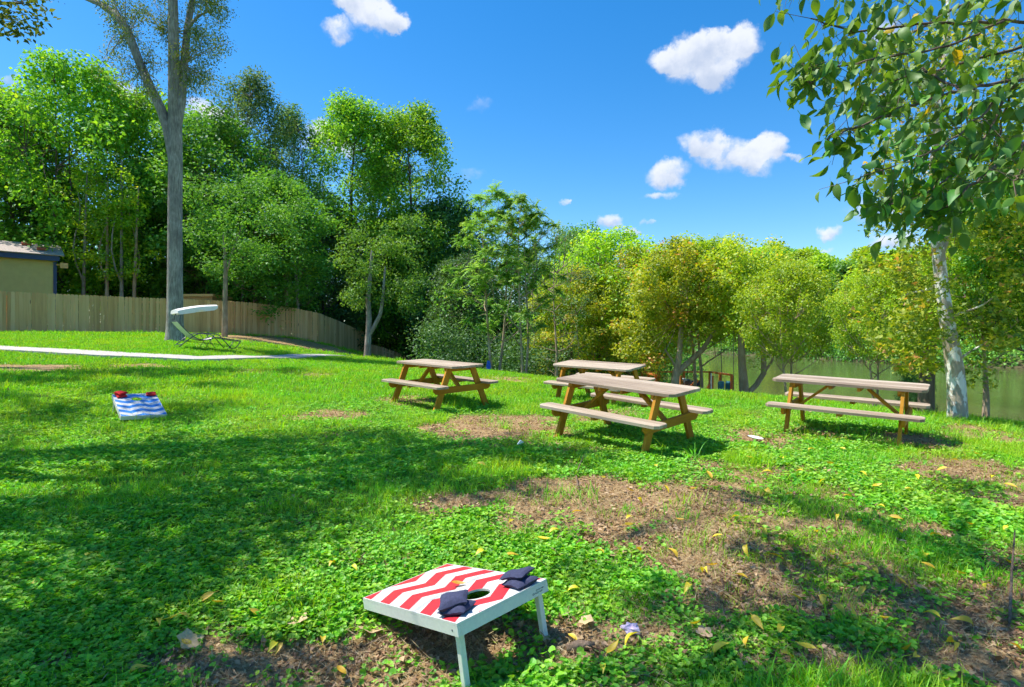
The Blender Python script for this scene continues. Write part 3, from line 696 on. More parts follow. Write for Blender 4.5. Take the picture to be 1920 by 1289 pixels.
PROTO = {
 'broad': make_tree(1, 16, 9.5, BB, M['leaf_bright'], 3, .10, .22, 18, 330, 1.1, 110, .27, .60, .8, 'oval', gap=.14),
 'broad2': make_tree(2, 16, 9, BB, M['leaf_mid'], 1, .10, .24, 18, 330, 1.1, 125, .26, .58, .8, 'oval'),
 'tall': make_tree(3, 18, 8, BB, M['leaf_bright'], 1, .08, .28, 22, 340, 1.0, 135, .23, .55, .85, 'oval'),
 'feather': make_tree(4, 18, 8, BB, M['leaf_olive'], 3, .12, .22, 22, 215, .72, 150, .21, .40, 1.4, 'spire'),
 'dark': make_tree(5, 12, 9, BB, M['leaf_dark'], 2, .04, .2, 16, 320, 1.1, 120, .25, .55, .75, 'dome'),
 'pin': make_tree(6, 7, 4.0, BT, M['leaf_pinnate'], 2, .24, .12, 12, 85, .55, 20, .14, .42, 1, 'oval', True),
 'yellow': make_tree(7, 7, 5.4, BT, M['leaf_yellow'], 3, .20, .15, 14, 210, .55, 170, .11, .66, .75, 'dome'),
 'yellow_high': make_tree(14, 7, 5.0, BT, M['leaf_yellow'], 2, .50, .14, 14, 190, .55, 170, .11, .66, .75, 'oval'),
 'green_high': make_tree(15, 7, 4.8, BT, M['leaf_ygreen'], 2, .50, .14, 14, 190, .55, 170, .11, .66, .75, 'oval'),
 'dark_high': make_tree(16, 7, 4.8, BB, M['leaf_mid'], 2, .46, .14, 14, 190, .55, 170, .11, .66, .75, 'oval'),
 'yellow2': make_tree(8, 7, 5.0, BT, M['leaf_ygreen'], 2, .20, .15, 14, 210, .55, 170, .11, .66, .75, 'oval'),
 'bank': make_tree(9, 15, 11, BB, M['leaf_ygreen'], 1, .02, .26, 10, 230, 1.5, 90, .50, .72, .7, 'dome'),
 'bank2': make_tree(10, 15, 11, BB, M['leaf_mid'], 1, .02, .26, 10, 230, 1.5, 90, .50, .72, .7, 'oval'),
 'thin': make_tree(12, 6, 2.6, BT, M['leaf_olive'], 1, .2, .06, 12, 60, .35, 45, .10, .4, .8, 'vase'),
}
NT = 0
def plant(proto, px, Y, top, label, wide=1.0, name='tree', group=None, cat='tree', lab_only=None, sink=0.0, x=None):
    """a tree whose foot is Y metres away in the direction of px and whose top reaches the height seen at row top"""
    global NT; NT += 1
    p = PROTO[proto]; X = (px - 960) / F * Y if x is None else x; z = gz(X, Y) - sink; h = CH - (top - 644.5) / F * Y - z; s = max(.1, h / p['H'])
    e = empty(name, (X, Y, z), (0, 0, random.uniform(0, 6.28)), label, cat, group); e.scale = (s * wide, s * wide, s)
    link('trunk', p['trunk'], e); link('crown', p['crown'], e); return e
GF = 'trees of the wood behind the fence'
for a in (
 ('dark', -70, 39, 190, 'dark leafy tree at the far left edge behind the pale shed', 1.2, 'leafy_tree'),
 ('broad2', 22, 37, 172, 'round-topped green tree rising directly above the shed roof', .95, 'leafy_tree'),
 ('broad', 150, 36, 112, 'tall bright green tree with several stems just right of the shed', .9, 'leafy_tree'),
 ('broad', 262, 39, 176, 'bright green tree immediately left of the tall bare trunk', .95, 'leafy_tree'),
 ('broad2', 392, 38, 212, 'leafy tree immediately right of the tall bare trunk', 1.05, 'leafy_tree'),
 ('feather', 470, 41, 138, 'tallest feathery grey green tree with a pointed top', 1.15, 'feathery_tree'),
 ('feather', 548, 44, 205, 'shorter feathery tree right of the tallest pointed one', 1.1, 'feathery_tree'),
 ('broad2', 505, 36, 330, 'dense mid green tree behind the middle of the curving fence', 1.3, 'leafy_tree'),
 ('tall', 668, 45, 190, 'tall bright green tree with a domed crown behind the end of the fence', 1.0, 'leafy_tree'),
 ('tall', 765, 46, 200, 'tall bright green tree leaning right, last of the high ones', .95, 'leafy_tree'),
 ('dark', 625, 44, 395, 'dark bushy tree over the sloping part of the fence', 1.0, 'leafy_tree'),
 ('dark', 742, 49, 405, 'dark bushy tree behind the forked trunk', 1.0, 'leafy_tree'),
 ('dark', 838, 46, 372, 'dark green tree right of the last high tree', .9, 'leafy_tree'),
 ('dark', 330, 41, 330, 'dark tree hidden behind the tall bare trunk', 1.1, 'leafy_tree'),
 ('dark', 872, 38, 480, 'low dark tree behind the first airy tree', 1.0, 'leafy_tree'),
 ('dark', 985, 40, 470, 'low dark tree behind the airy trees at the crest', 1.0, 'leafy_tree'),
 ('broad2', 1085, 44, 425, 'mid green tree standing behind the yellow tree left of the river', .9, 'leafy_tree')):
    plant(*a, group=GF)
for a in (
 ('pin', 928, 21, 352, 'airy tree with feather-like leaves, left one at the crest of the lawn', .85, 'airy_tree'),
 ('pin', 982, 20, 362, 'airy tree with feather-like leaves, right one at the crest of the lawn', .75, 'airy_tree'),
 ('thin', 1042, 24, 425, 'thin sparse tree between the airy trees and the yellow ones', 1.1, 'thin_tree'),
 ('yellow', 1080, 27, 500, 'low yellow tree left of the back picnic table', 1.05, 'yellow_tree'),
 ('yellow2', 1150, 29, 432, 'yellow green tree above the back picnic table', 1.1, 'yellow_tree'),
 ('yellow', 1185, 27, 465, 'yellow tree right of the back picnic table', .8, 'yellow_tree'),
 ('green_high', 1305, 22.5, 447, 'yellow green tree behind the orange dock', 1.0, 'yellow_tree'),
 ('green_high', 1478, 17, 492, 'yellow green tree leaning over the river, last of its row', .8, 'yellow_tree')):
    plant(*a, group='small trees along the crest and the river bank', sink=.1)
plant('green_high', 1640, 14.2, 505, 'yellow green tree hanging over the water behind the right picnic table', .75, 'yellow_tree', x=8.8)
plant('dark', 1700, 13.5, 620, 'low dark green shrub over the water left of the white trunk', .42, 'shrub', cat='shrub', x=9.3)
plant('dark_high', 1925, 12, 330, 'dark green vine-hung tree at the right edge over the river', .9, 'leafy_tree', x=10.9)
plant('green_high', 1850, 12.4, 400, 'green tree directly right of the white trunk', .75, 'leafy_tree', x=10.0)
k = 0
for (px, Y, top) in ((1395,150,478),(1430,138,470),(1470,128,466),(1502,118,474),(1545,112,482),(1590,102,492),(1640,95,480),(1690,92,470),(1745,90,462),(1800,86,450),(1860,82,440),(1920,78,440),(1240,225,500),(1280,215,505),(1330,190,500),(1365,170,492),(1515,160,470),(1570,150,490),(1620,130,468),(1450,170,462),(1990,74,430)):
    k += 1; plant('bank' if k % 3 else 'bank2', px, Y + 4, top, 'round green tree on the far bank of the river', .95 + .2 * random.random(), 'riverside_tree', 'trees of the far bank', x=(px - 960) / F * (Y + 4))
# low growth of the far bank, of the wood and of the slope under the crest
def mass(name, label, seeds, leaf_m, n_leaf, size, rad, flat=.8, kind='stuff'):
    t = Tree(91); 
    for (x, y, z, rr, tn) in seeds: t.cluster((x, y, z), rr, n_leaf, size, .6, flat, .3, tn)
    V = np.concatenate(t.L); T = np.concatenate(t.T); me = np_mesh(name, V, np.arange(len(V)).reshape(-1, 4), leaf_m, {'tint': T})
    o = link(name, me); return tag(o, label, kind=kind)
r = np.random.default_rng(5); S = []
for i in range(430):
    t = r.random(); a = FAR[1 + int(t * 6.99)]; b_ = FAR[2 + int(t * 6.99)]; u = r.random(); q = a + (b_ - a) * u
    S.append((q[0] + r.uniform(-1.5, 3.5), q[1] + r.uniform(-2, 2), WATER_Z + .4 + 4.6 * r.random() ** 1.6, 2.2, np.clip(r.normal(.35, .2), 0, 1)))
mass('far_undergrowth', 'bushes hanging over the far edge of the water', S, M['leaf_mid'], 75, .45, 2.2)
S = []
for i in range(300):
    t = r.random(); X = -36 + t * 42; Y = 38 + 8 * r.random() + (-14 < X < -5) * 8 - (X > -5) * 5 * r.random()
    S.append((X, Y, gz(X, Y) + r.uniform(0, 4.5), 1.3, np.clip(r.normal(.4, .2), 0, 1)))
mass('undergrowth', 'tangled shrubs and saplings of the wood behind the fence', S, M['leaf_mid'], 130, .2, 1.3)
S = []
for i in range(260):
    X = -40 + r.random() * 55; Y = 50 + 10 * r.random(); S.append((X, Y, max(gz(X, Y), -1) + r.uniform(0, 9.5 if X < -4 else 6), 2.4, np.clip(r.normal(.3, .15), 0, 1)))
mass('woodland', 'dark inner woodland beyond the first trees', S, M['leaf_mid'], 150, .38, 2.4)
S = []
for i in range(110):
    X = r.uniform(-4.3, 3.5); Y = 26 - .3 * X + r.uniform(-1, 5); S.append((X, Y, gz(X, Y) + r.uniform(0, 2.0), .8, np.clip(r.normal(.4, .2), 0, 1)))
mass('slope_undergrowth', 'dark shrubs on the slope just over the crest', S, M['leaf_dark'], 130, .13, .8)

S = []
for i in range(120):
    px, Y = r.uniform(690, 880), r.uniform(46, 50); p = PW(px, r.uniform(440, 665), Y); S.append((*p, 1.5, np.clip(r.normal(.55, .2), 0, 1)))
mass('bushes', 'sunlit tangled bushes beyond the low end of the fence', S, M['leaf_mid'], 120, .26, 1.5)

# ---- the tall bare trunk with a high crown
def px3(px, py, Y): return np.array(PW(px, py, Y))
t = Tree(31); g = PW(328, 641, 22); Xb = g[0]; zb = gz(g[0], 22)
Q = lambda px, py, dy=0.0: tuple(px3(px, py, 22 + dy))
t.w.tube([(Xb, 22, zb - .3), (Xb, 22, zb + .25), Q(328, 600), Q(328, 520), Q(328, 420), Q(329, 300), Q(328, 215), Q(326, 110), Q(324, 0), Q(322, -120), Q(326, -260)], [.42, .33, .295, .27, .255, .25, .24, .20, .17, .14, .08], 12, False)
t.w.tube([Q(328, 310), Q(316, 245), Q(302, 205), Q(282, 165), Q(262, 118), Q(240, 60), Q(218, 28), Q(190, 8, .3), Q(150, -8, .6), Q(100, -30, 1), Q(40, -70, 1.4)], [.20, .19, .175, .165, .155, .15, .13, .11, .09, .07, .04], 9, False)
t.w.tube([Q(330, 255), Q(341, 190), Q(345, 120, .3), Q(352, 50, .6), Q(368, -40, 1), Q(390, -160, 1.2)], [.15, .15, .14, .12, .10, .05], 9, False)
t.w.tube([Q(346, 60, .3), Q(372, 30, .2), Q(400, 18, 0)], [.06, .05, .02], 6, False)
rr_ = t.r
def spray(x0, x1, y0, y1, n, rad, nl, size=.085, d0=-1.5, d1=2.5, Yc=22, src_=((328, 60), (345, 120), (270, 120), (240, 60), (326, -60), (368, -20))):
    for _ in range(n):
        px, py = rr_.uniform(x0, x1), rr_.uniform(y0, y1); dy = rr_.uniform(d0, d1); c = px3(px, py, Yc + dy)
        s0 = min(src_, key=lambda q: (q[0] - px) ** 2 + (q[1] - py) ** 2 * .8 + rr_.uniform(0, 2500)); 
        q = t.limb(px3(*s0, Yc), c, .022, .006, .2, 4, 4)
        for f in (.55, .75, 1): t.cluster(np.array(q[0]) * (1 - f) + np.array(q[-1]) * f + rr_.normal(0, .12, 3), rad * rr_.uniform(.6, 1.1), int(nl * rr_.uniform(.5, 1.1)), size, .5, 1.1, 1.2, np.clip(rr_.normal(.5, .18), 0, 1))
spray(190, 320, -20, 90, 26, .45, 75); spray(205, 315, 90, 190, 17, .4, 60); spray(340, 430, -20, 110, 30, .45, 80); spray(335, 410, 100, 180, 16, .4, 60)
spray(345, 375, 150, 205, 5, .35, 40); spray(180, 240, 110, 150, 4, .35, 35); spray(255, 330, 60, 200, 7, .4, 40)
spray(150, 470, -330, -20, 60, .7, 90, .1)
tm, cm = t.meshes('tall', M['bark_grey'], M['leaf_big_tree'])
e = empty('tall_tree', (Xb, 22, zb), label='tall tree with a bare grey forked trunk standing beside the sun lounger', cat='tree')
for nm, m_ in (('trunk', tm), ('crown', cm)): link(nm, m_, e, loc=(-Xb, -22, -zb))

# slim trees standing against the fence
def slim(name, label, pts, rads, forks=(), clusters=(), Y=30, leaf='leaf_mid', barkm='bark_brown', size=.14, seed=1):
    t = Tree(seed); p0 = px3(*pts[0], Y); P3 = [px3(a, b_, Y) for a, b_ in pts]; P3[0][2] = gz(P3[0][0], Y) - .2
    t.w.tube([tuple(p) for p in P3], rads, 8, False)
    for fk, rd in forks: t.w.tube([tuple(px3(a, b_, Y)) for a, b_ in fk], rd, 6, False)
    for (px, py, rad, n, dy) in clusters: t.cluster(px3(px, py, Y + dy), rad, n, size, .55, .7, .5)
    tm, cm = t.meshes(name, M[barkm], M[leaf]); b0 = P3[0]; e = empty(name, tuple(b0), label=label, cat='tree')
    link('trunk', tm, e, loc=tuple(-b0)); 
    if cm: link('crown', cm, e, loc=tuple(-b0))
    return e
rc = np.random.default_rng(8)
def cl(x0, x1, y0, y1, n, rad, nl, d=1.2): return [(rc.uniform(x0, x1), rc.uniform(y0, y1), rad * rc.uniform(.7, 1.2), nl, rc.uniform(-d, d)) for _ in range(n)]
slim('slim_tree', 'slim tree rising in front of the fence right of the sun lounger', [(421, 627), (422, 560), (423, 510), (421, 470), (418, 440)], [.16, .12, .10, .07, .03], [(((422, 520), (437, 470), (455, 420)), [.06, .05, .03])], cl(350, 560, 330, 520, 42, .8, 170), 29.5, 'leaf_mid', 'bark_tan', seed=3)
slim('forked_tree', 'tree with a low forked grey trunk where the fence turns downhill', [(688, 671), (690, 640), (692, 600), (690, 560), (698, 470)], [.20, .17, .15, .13, .07], [(((690, 632), (702, 612), (713, 590), (718, 560), (722, 500)), [.13, .12, .11, .09, .05])], cl(640, 800, 400, 590, 46, .75, 180), 31, 'leaf_mid', 'bark_grey', seed=4)
for i_, (px, top) in enumerate(((155, 320), (200, 340), (228, 300), (250, 350), (455, 400), (478, 380), (505, 420), (540, 430), (560, 440))):
    Yt = 33.5 + (px > 400) * 3; p0 = px3(px, 620, Yt); h = rc.uniform(-18, 18)
    t = Tree(60 + i_); t.w.tube([tuple(px3(px, 645, Yt)), tuple(px3(px + h * .2, 540, Yt)), tuple(px3(px + h, top, Yt))], [.13, .10, .04], 7, False)
    t.limb(px3(px + h * .2, 530, Yt), px3(px - h, top + 40, Yt), .06, .02)
    for _ in range(22): t.cluster(px3(px + rc.uniform(-55, 45), rc.uniform(top, 520), Yt + rc.uniform(-1, 1)), .6, 80, .17, .6, .7, .5)
    tm, cm = t.meshes('sapling', M['bark_tan'] if i_ % 2 else BG, M['leaf_ygreen']); e = empty('sapling', tuple(p0), label=('slender sapling behind the fence between the shed and the tall bare trunk' if px < 300 else 'slender sapling behind the curving fence right of the sun lounger'), cat='tree', group='saplings behind the fence')
    link('trunk', tm, e, loc=tuple(-p0)); link('crown', cm, e, loc=tuple(-p0))

# ---- the river trees' visible trunks: extra stems in front of the dock
def stems(label, base, Y, tubes, boxes, n=4):
    t = Tree(5); z = None; b0 = px3(*base, Y); b0[2] = gz(b0[0], Y) - .1
    for pts, rads in tubes:
        P3 = [px3(a, b_, Y + (c_[0] if c_ else 0)) for a, b_, *c_ in pts]; t.w.tube([tuple(p) for p in P3], rads, 9, False)
    for (px, py) in [pts[-1][:2] for pts, _ in tubes]:
        for _ in range(n): t.cluster(px3(px + rc.uniform(-45, 45), py - rc.uniform(-25, 60), Y + rc.uniform(-1, 1)), .45, 90, .075, .62, .75, .4)
    for (x0, x1, y0, y1, nb) in boxes:
        xm, ym = (x0 + x1) / 2, (y0 + y1) / 2; k = 0
        while k < nb:
            u, v = rc.uniform(-1, 1), rc.uniform(-1, 1)
            if u * u * .8 + max(0, -v - .25 * sin(5 * u + x0)) ** 2 * 1.1 + max(0, v) ** 4 > rc.uniform(.55, 1.15): continue
            k += 1; c = px3(xm + u * (x1 - x0) / 2, ym + v * (y1 - y0) / 2, Y + rc.uniform(-1.5, 1.5)); t.cluster(c, .5 * rc.uniform(.6, 1.15), 120, .11, .66, .8, .4, float(np.clip(rc.normal(.47, .16), 0, 1)))
            if k % 3 == 0: t.limb(px3(*tubes[k % len(tubes)][0][-1][:2], Y), c, .02, .005, .2, 4, 4)
    tm, cm = t.meshes('stems', M['bark_tan'], M['leaf_yellow']); e = empty('river_tree', tuple(b0), label=label, cat='tree', group='small trees along the crest and the river bank')
    link('trunk', tm, e, loc=tuple(-b0)); link('crown', cm, e, loc=tuple(-b0))
stems('river tree whose trunk forks widely in front of the orange dock', (1266, 722), 20.5, [([(1264, 735), (1268, 700), (1272, 680), (1275, 655), (1278, 600)], [.16, .14, .11, .10, .07]), ([(1269, 700), (1285, 685), (1300, 672), (1318, 655), (1340, 620)], [.12, .11, .10, .09, .05]), ([(1267, 690), (1258, 672), (1246, 655)], [.05, .04, .03])], [(1190, 1365, 452, 625, 115), (1150, 1240, 540, 690, 24)])
stems('river tree with a straight pale trunk and a curved side stem right of the dock', (1396, 738), 20, [([(1396, 745), (1394, 715), (1392, 690), (1390, 660), (1389, 600)], [.18, .15, .13, .12, .08]), ([(1402, 738), (1418, 722), (1432, 700), (1432, 670), (1430, 620)], [.08, .09, .09, .08, .05]), ([(1434, 697), (1446, 680), (1452, 665)], [.05, .04, .02])], [(1330, 1490, 448, 625, 115), (1440, 1545, 520, 665, 34)])

# ---- sycamore with the mottled white trunk
t = Tree(77); YS = 10.5; Q = lambda px, py, dy=0.0: tuple(px3(px, py, YS + dy)); zb = gz(*PW(1795, 787, YS)[:2]); Xb = PW(1795, 787, YS)[0]
t.w.tube([(Xb, YS, zb - .3), Q(1795, 770), Q(1794, 730), Q(1790, 690), Q(1782, 640), Q(1773, 590), Q(1765, 530), Q(1760, 480), Q(1755, 430), Q(1750, 380), Q(1752, 300), Q(1760, 200), Q(1775, 80), Q(1780, -60)], [.19, .155, .145, .14, .125, .115, .105, .10, .095, .085, .07, .06, .05, .02], 14, False)
t.w.tube([Q(1762, 480), Q(1772, 450), Q(1790, 400, .2), Q(1830, 350, .5), Q(1880, 300, 1)], [.07, .065, .05, .04, .02], 8, False)
for a, b_ in (((1750, 330), (1680, 250)), ((1752, 300), (1830, 180)), ((1765, 530), (1690, 560)), ((1756, 430), (1660, 410)), ((1775, 600), (1860, 560)), ((1790, 690), (1850, 640)), ((1760, 200), (1700, 120)), ((1770, 120), (1860, 60))): t.limb(Q(*a), Q(*b_, t.r.uniform(-.8, .8)), .035, .01, .15, 5, 5)
def star_cluster(t, c, rad, n, size, flat=.8, tint=.5):
    r = t.r; c = np.array(c); out = []
    for _ in range(n):
        d = r.normal(0, 1, 3); d /= np.linalg.norm(d); p = c + d * rad * r.random() ** .45 * np.array([1, 1, flat]); e = Euler((r.normal(0, .7), r.normal(0, .7), r.random() * 6.3)).to_matrix(); s_ = size * r.uniform(.6, 1.2); tt = float(np.clip(tint + r.normal(0, .17), 0, 1))
        # three pointed lobes, each a quad
        for a, q in ((0, 1), (.95, .8), (-.95, .8)):
            ca, sa = cos(a), sin(a); pts = [(0, 0, 0), (q * (.42 * ca - .2 * sa), q * (.42 * sa + .2 * ca), .04), (q * ca * .8, q * sa * .8, -.08), (q * (.42 * ca + .2 * sa), q * (.42 * sa - .2 * ca), .04)]
            t.L.append(np.array([p + np.array(e @ Vector(v)) * s_ for v in pts])); t.T.append(np.full(4, tt))
for (x0, x1, y0, y1, n, rad, nl) in ((1650,1960,60,330,95,.42,60),(1640,1780,330,470,34,.36,60),(1780,1950,300,470,40,.42,60),(1610,1760,470,640,30,.36,60),(1700,1900,520,690,40,.34,60),(1690,1770,640,705,10,.22,45),(1800,1850,660,730,7,.25,40),(1650,1720,600,690,10,.26,45),(1840,1960,480,640,18,.4,50)):
    for _ in range(n):
        px, py = t.r.uniform(x0, x1), t.r.uniform(y0, y1); dy = t.r.uniform(-.9, 1.6)
        if abs(px - (1795 - (787 - py) * .11)) < 26 and 640 < py < 790: continue
        star_cluster(t, px3(px, py, YS + dy), rad * t.r.uniform(.6, 1.1), int(nl * t.r.uniform(.5, 1.1)), .10, .8, float(np.clip(t.r.normal(.50, .17), 0, 1)))
tm, cm = t.meshes('sycamore', M['bark_sycamore'], M['leaf_sycamore'])
e = empty('sycamore_tree', (Xb, YS, zb), label='leaning sycamore with a peeling white trunk at the top of the river bank', cat='tree')
link('trunk', tm, e, loc=(-Xb, -YS, -zb)); link('crown', cm, e, loc=(-Xb, -YS, -zb))
# brown trunk between the picnic table and the sycamore
slim('bank_tree', 'short dark trunk standing between the right picnic table and the white sycamore', [(1738, 790), (1736, 760), (1737, 720), (1740, 690), (1745, 640)], [.17, .15, .14, .13, .1], [], cl(1690, 1790, 560, 690, 16, .35, 110, .6), 11.8, 'leaf_ygreen', 'bark_brown', .07, seed=9)

# ---- shade trees outside the frame on the left and overhead
def shade_tree(label, trunk, blobs, leaf, size, seed, crad=.5, nl=95):
    t = Tree(seed); X, Y = trunk; z = gz(X, Y); top = max(b_[2] for b_ in blobs)
    t.limb((X, Y, z - .3), (X, Y, top), .28, .08, .05, 8, 9)
    for (x, y, zz, rad, n) in blobs:
        q = t.limb((X, Y, z + (zz - z) * .6), (x, y, zz), .09 if crad > .3 else .010, .02 if crad > .3 else .005, .12, 6, 6)
        for _ in range(n):
            d = t.r.normal(0, 1, 3); d /= np.linalg.norm(d); c = np.array([x, y, zz]) + d * rad * t.r.random() ** .5 * np.array([1, 1, .45])
            t.limb(q[-2], c, .015, .005, .1, 3, 4); t.cluster(c, crad, nl, size, .55, .7, .8)
    tm, cm = t.meshes('shade', M['bark_brown'], M[leaf]); e = empty('shade_tree', (X, Y, z), label=label, cat='tree'); link('trunk', tm, e, loc=(-X, -Y, -z)); link('crown', cm, e, loc=(-X, -Y, -z))
def over(px, py, z):
    """crown place at height z whose shadow falls on the lawn seen at px, py"""
    x, y = px2g(px, py); h = z - gz(x, y); return (x + TS.x / TS.z * h, y + TS.y / TS.z * h)
def B(px, py, z, rad, n): x, y = over(px, py, z); return (x, y, z, rad, n)
shade_tree('big leafy tree overhead at the left, its lowest sprays hanging into the top left corner', (-13.5, 7.0),
  [B(60, 830, 8.5, 1.3, 13), B(190, 860, 8.2, 1.3, 14), B(330, 850, 8, 1.2, 12), B(470, 855, 8.2, 1.1, 12), B(600, 830, 9, 1.1, 12), B(720, 835, 9, 1.0, 12), B(840, 850, 9, .9, 11), B(960, 850, 9, .9, 11), B(1060, 855, 9, .6, 6),
   B(100, 960, 7.5, .9, 12), B(250, 940, 7.5, .9, 12), B(420, 950, 7.5, .8, 10), B(560, 930, 7.6, .8, 10), B(700, 890, 8, .8, 9), B(820, 905, 8, .6, 8), B(900, 915, 7.5, .4, 4), B(600, 990, 7, .4, 5), B(420, 1030, 7, .5, 7), B(260, 1010, 7, .7, 10), B(330, 1080, 7, .4, 5), B(60, 1190, 6.5, .4, 4), B(180, 1200, 6.5, .4, 4), B(330, 1150, 6.5, .3, 3), B(250, 1270, 6, .4, 6), B(90, 1270, 6, .4, 6), B(420, 1270, 6, .25, 3),
   (-9.3, 10.4, 7.35, .55, 5), (-9.0, 10.8, 7.8, .5, 3)], 'leaf_big_tree', .12, 201, .46, 66)
shade_tree('leafy tree outside the left edge, shading the strips of lawn before the path', (-18, 14),
  [B(40, 712, 12.5, 1.1, 9), B(150, 706, 12.5, 1.0, 9), B(290, 703, 12.5, 1.0, 9), B(420, 700, 12.5, .9, 7), B(540, 698, 12.8, .8, 5), B(60, 780, 11, .8, 9), B(10, 745, 11.5, .5, 4), B(200, 735, 12, .4, 4), B(400, 725, 12, .35, 3), B(330, 790, 10, .5, 5)], 'leaf_mid', .14, 202, .42, 80)
shade_tree('leafy tree above the camera, dappling the near right of the lawn', (-4.6, -1.2),
  [B(1180, 1110, 6, .28, 3), B(1440, 940, 6.3, .35, 4), B(1560, 970, 6.3, .35, 4), B(1660, 1010, 6.2, .35, 4), B(1500, 1050, 6, .4, 5), B(1620, 1090, 6, .45, 6), B(1760, 1130, 6, .45, 6), B(1880, 1060, 6, .35, 4), B(1880, 1180, 6, .4, 5), B(1380, 1160, 5.8, .35, 4), B(1520, 1190, 5.8, .4, 5), B(1680, 1250, 5.6, .4, 5), B(1300, 1270, 5.6, .35, 4), B(1860, 1280, 5.6, .3, 4), B(1460, 1280, 5.6, .3, 3), B(1870, 930, 6.3, .35, 4), B(540, 1290, 5.6, .25, 3), B(1780, 1050, 6, .25, 3)], 'leaf_mid', .085, 203, .26, 60)
for (X, Y, s_, lb) in ((-33, 27, .95, 'leafy tree beyond the left end of the fence, nearer one'), (-27.5, 21.5, .8, 'leafy tree left of the footpath, shading the fence')):
    p = PROTO['broad']; e = empty('leafy_tree', (X, Y, gz(X, Y)), (0, 0, X), lb, 'tree'); e.scale = (s_, s_, s_ * .9); link('trunk', p['trunk'], e); link('crown', p['crown'], e)

# ------------------------------------------------------------------ fence
def fence(label, pts, hh, maxn=400):
    """pts: (x, y, ground z); one board after another along the line"""
    e = empty('picket_fence', pts[0], label=label, cat='fence'); o0 = Vector(pts[0])
    w = .143; mb = MB(); c = .028
    mb.prism([(-.0705, 0), (.0705, 0), (.0705, 1.0 - c), (.0705 - c, 1.0), (-.0705 + c, 1.0), (-.0705, 1.0 - c)], -.009, .009, Euler((R_(90), 0, 0)).to_matrix())
    pm = mb.mesh('picket', M['picket']); n = 0; P = [Vector(p) for p in pts]; pts2 = []
    for a, b_ in zip(P[:-1], P[1:]):
        L = (b_ - a).xy.length; k = max(1, int(L / w)); 
        for i in range(k):
            t = i / k; q = a.lerp(b_, t); pts2.append((q, atan2(b_.y - a.y, b_.x - a.x)))
    # smooth the line of tops
    zs = np.array([q.z for q, _ in pts2]); ker = np.ones(13) / 13; zs2 = np.convolve(np.pad(zs, 6, mode='edge'), ker, 'valid')
    rails = MB()
    for i, ((q, a), z) in enumerate(zip(pts2, zs2)):
        o = link('picket', pm, e); o.location = Vector((q.x + random.gauss(0, .002), q.y + random.gauss(0, .004), z - .04)) - o0
        o.rotation_euler = (random.gauss(0, .006), random.gauss(0, .004), a); o.scale = (1, 1, hh + .04 + random.gauss(0, .006))
        if i % 17 == 0 and i + 17 < len(pts2):
            q2 = pts2[i + 17][0]; nrm = Vector((-sin(a), cos(a), 0)) * .045
            for f in (.25, .55, .88): rails.beam(Vector((q.x, q.y, z + hh * f)) - o0 + nrm, Vector((q2.x, q2.y, zs2[i + 17] + hh * f)) - o0 + nrm, .04, .09)
            pm2 = MB(); pm2.box(Vector((q.x, q.y, z + hh * .45)) - o0 + nrm * 2.6, (.09, .09, hh * .9)); pm2.obj('post', M['picket'], e)
    rails.obj('rail', M['picket'], e); return e
def fp(px, bot, Y): return PW(px, bot, Y)
FL = [fp(-130, 623, 24.9), fp(0, 624.5, 26.1), fp(100, 625, 27.5), fp(250, 626, 29.8), fp(340, 627, 31), fp(430, 627.5, 32.3), fp(480, 629, 33.8), fp(528, 632, 35.3), fp(565, 637.5, 35.8), fp(597, 643, 36.4), fp(640, 656, 39.5), fp(684, 671, 43.5)]
fence('long curving cedar board fence running from the left edge down to the forked tree', FL, 1.86)
fence('low end of the board fence going downhill right of the forked tree', [fp(695, 691, 44), fp(730, 703, 44.5), fp(770, 716, 45), fp(800, 722, 45.5)], 1.9)
fence('short bit of board fence just over the crest behind the picnic tables', [fp(985, 752, 27), fp(1003, 750, 27.3), fp(1026, 748, 27.6)], 1.3)

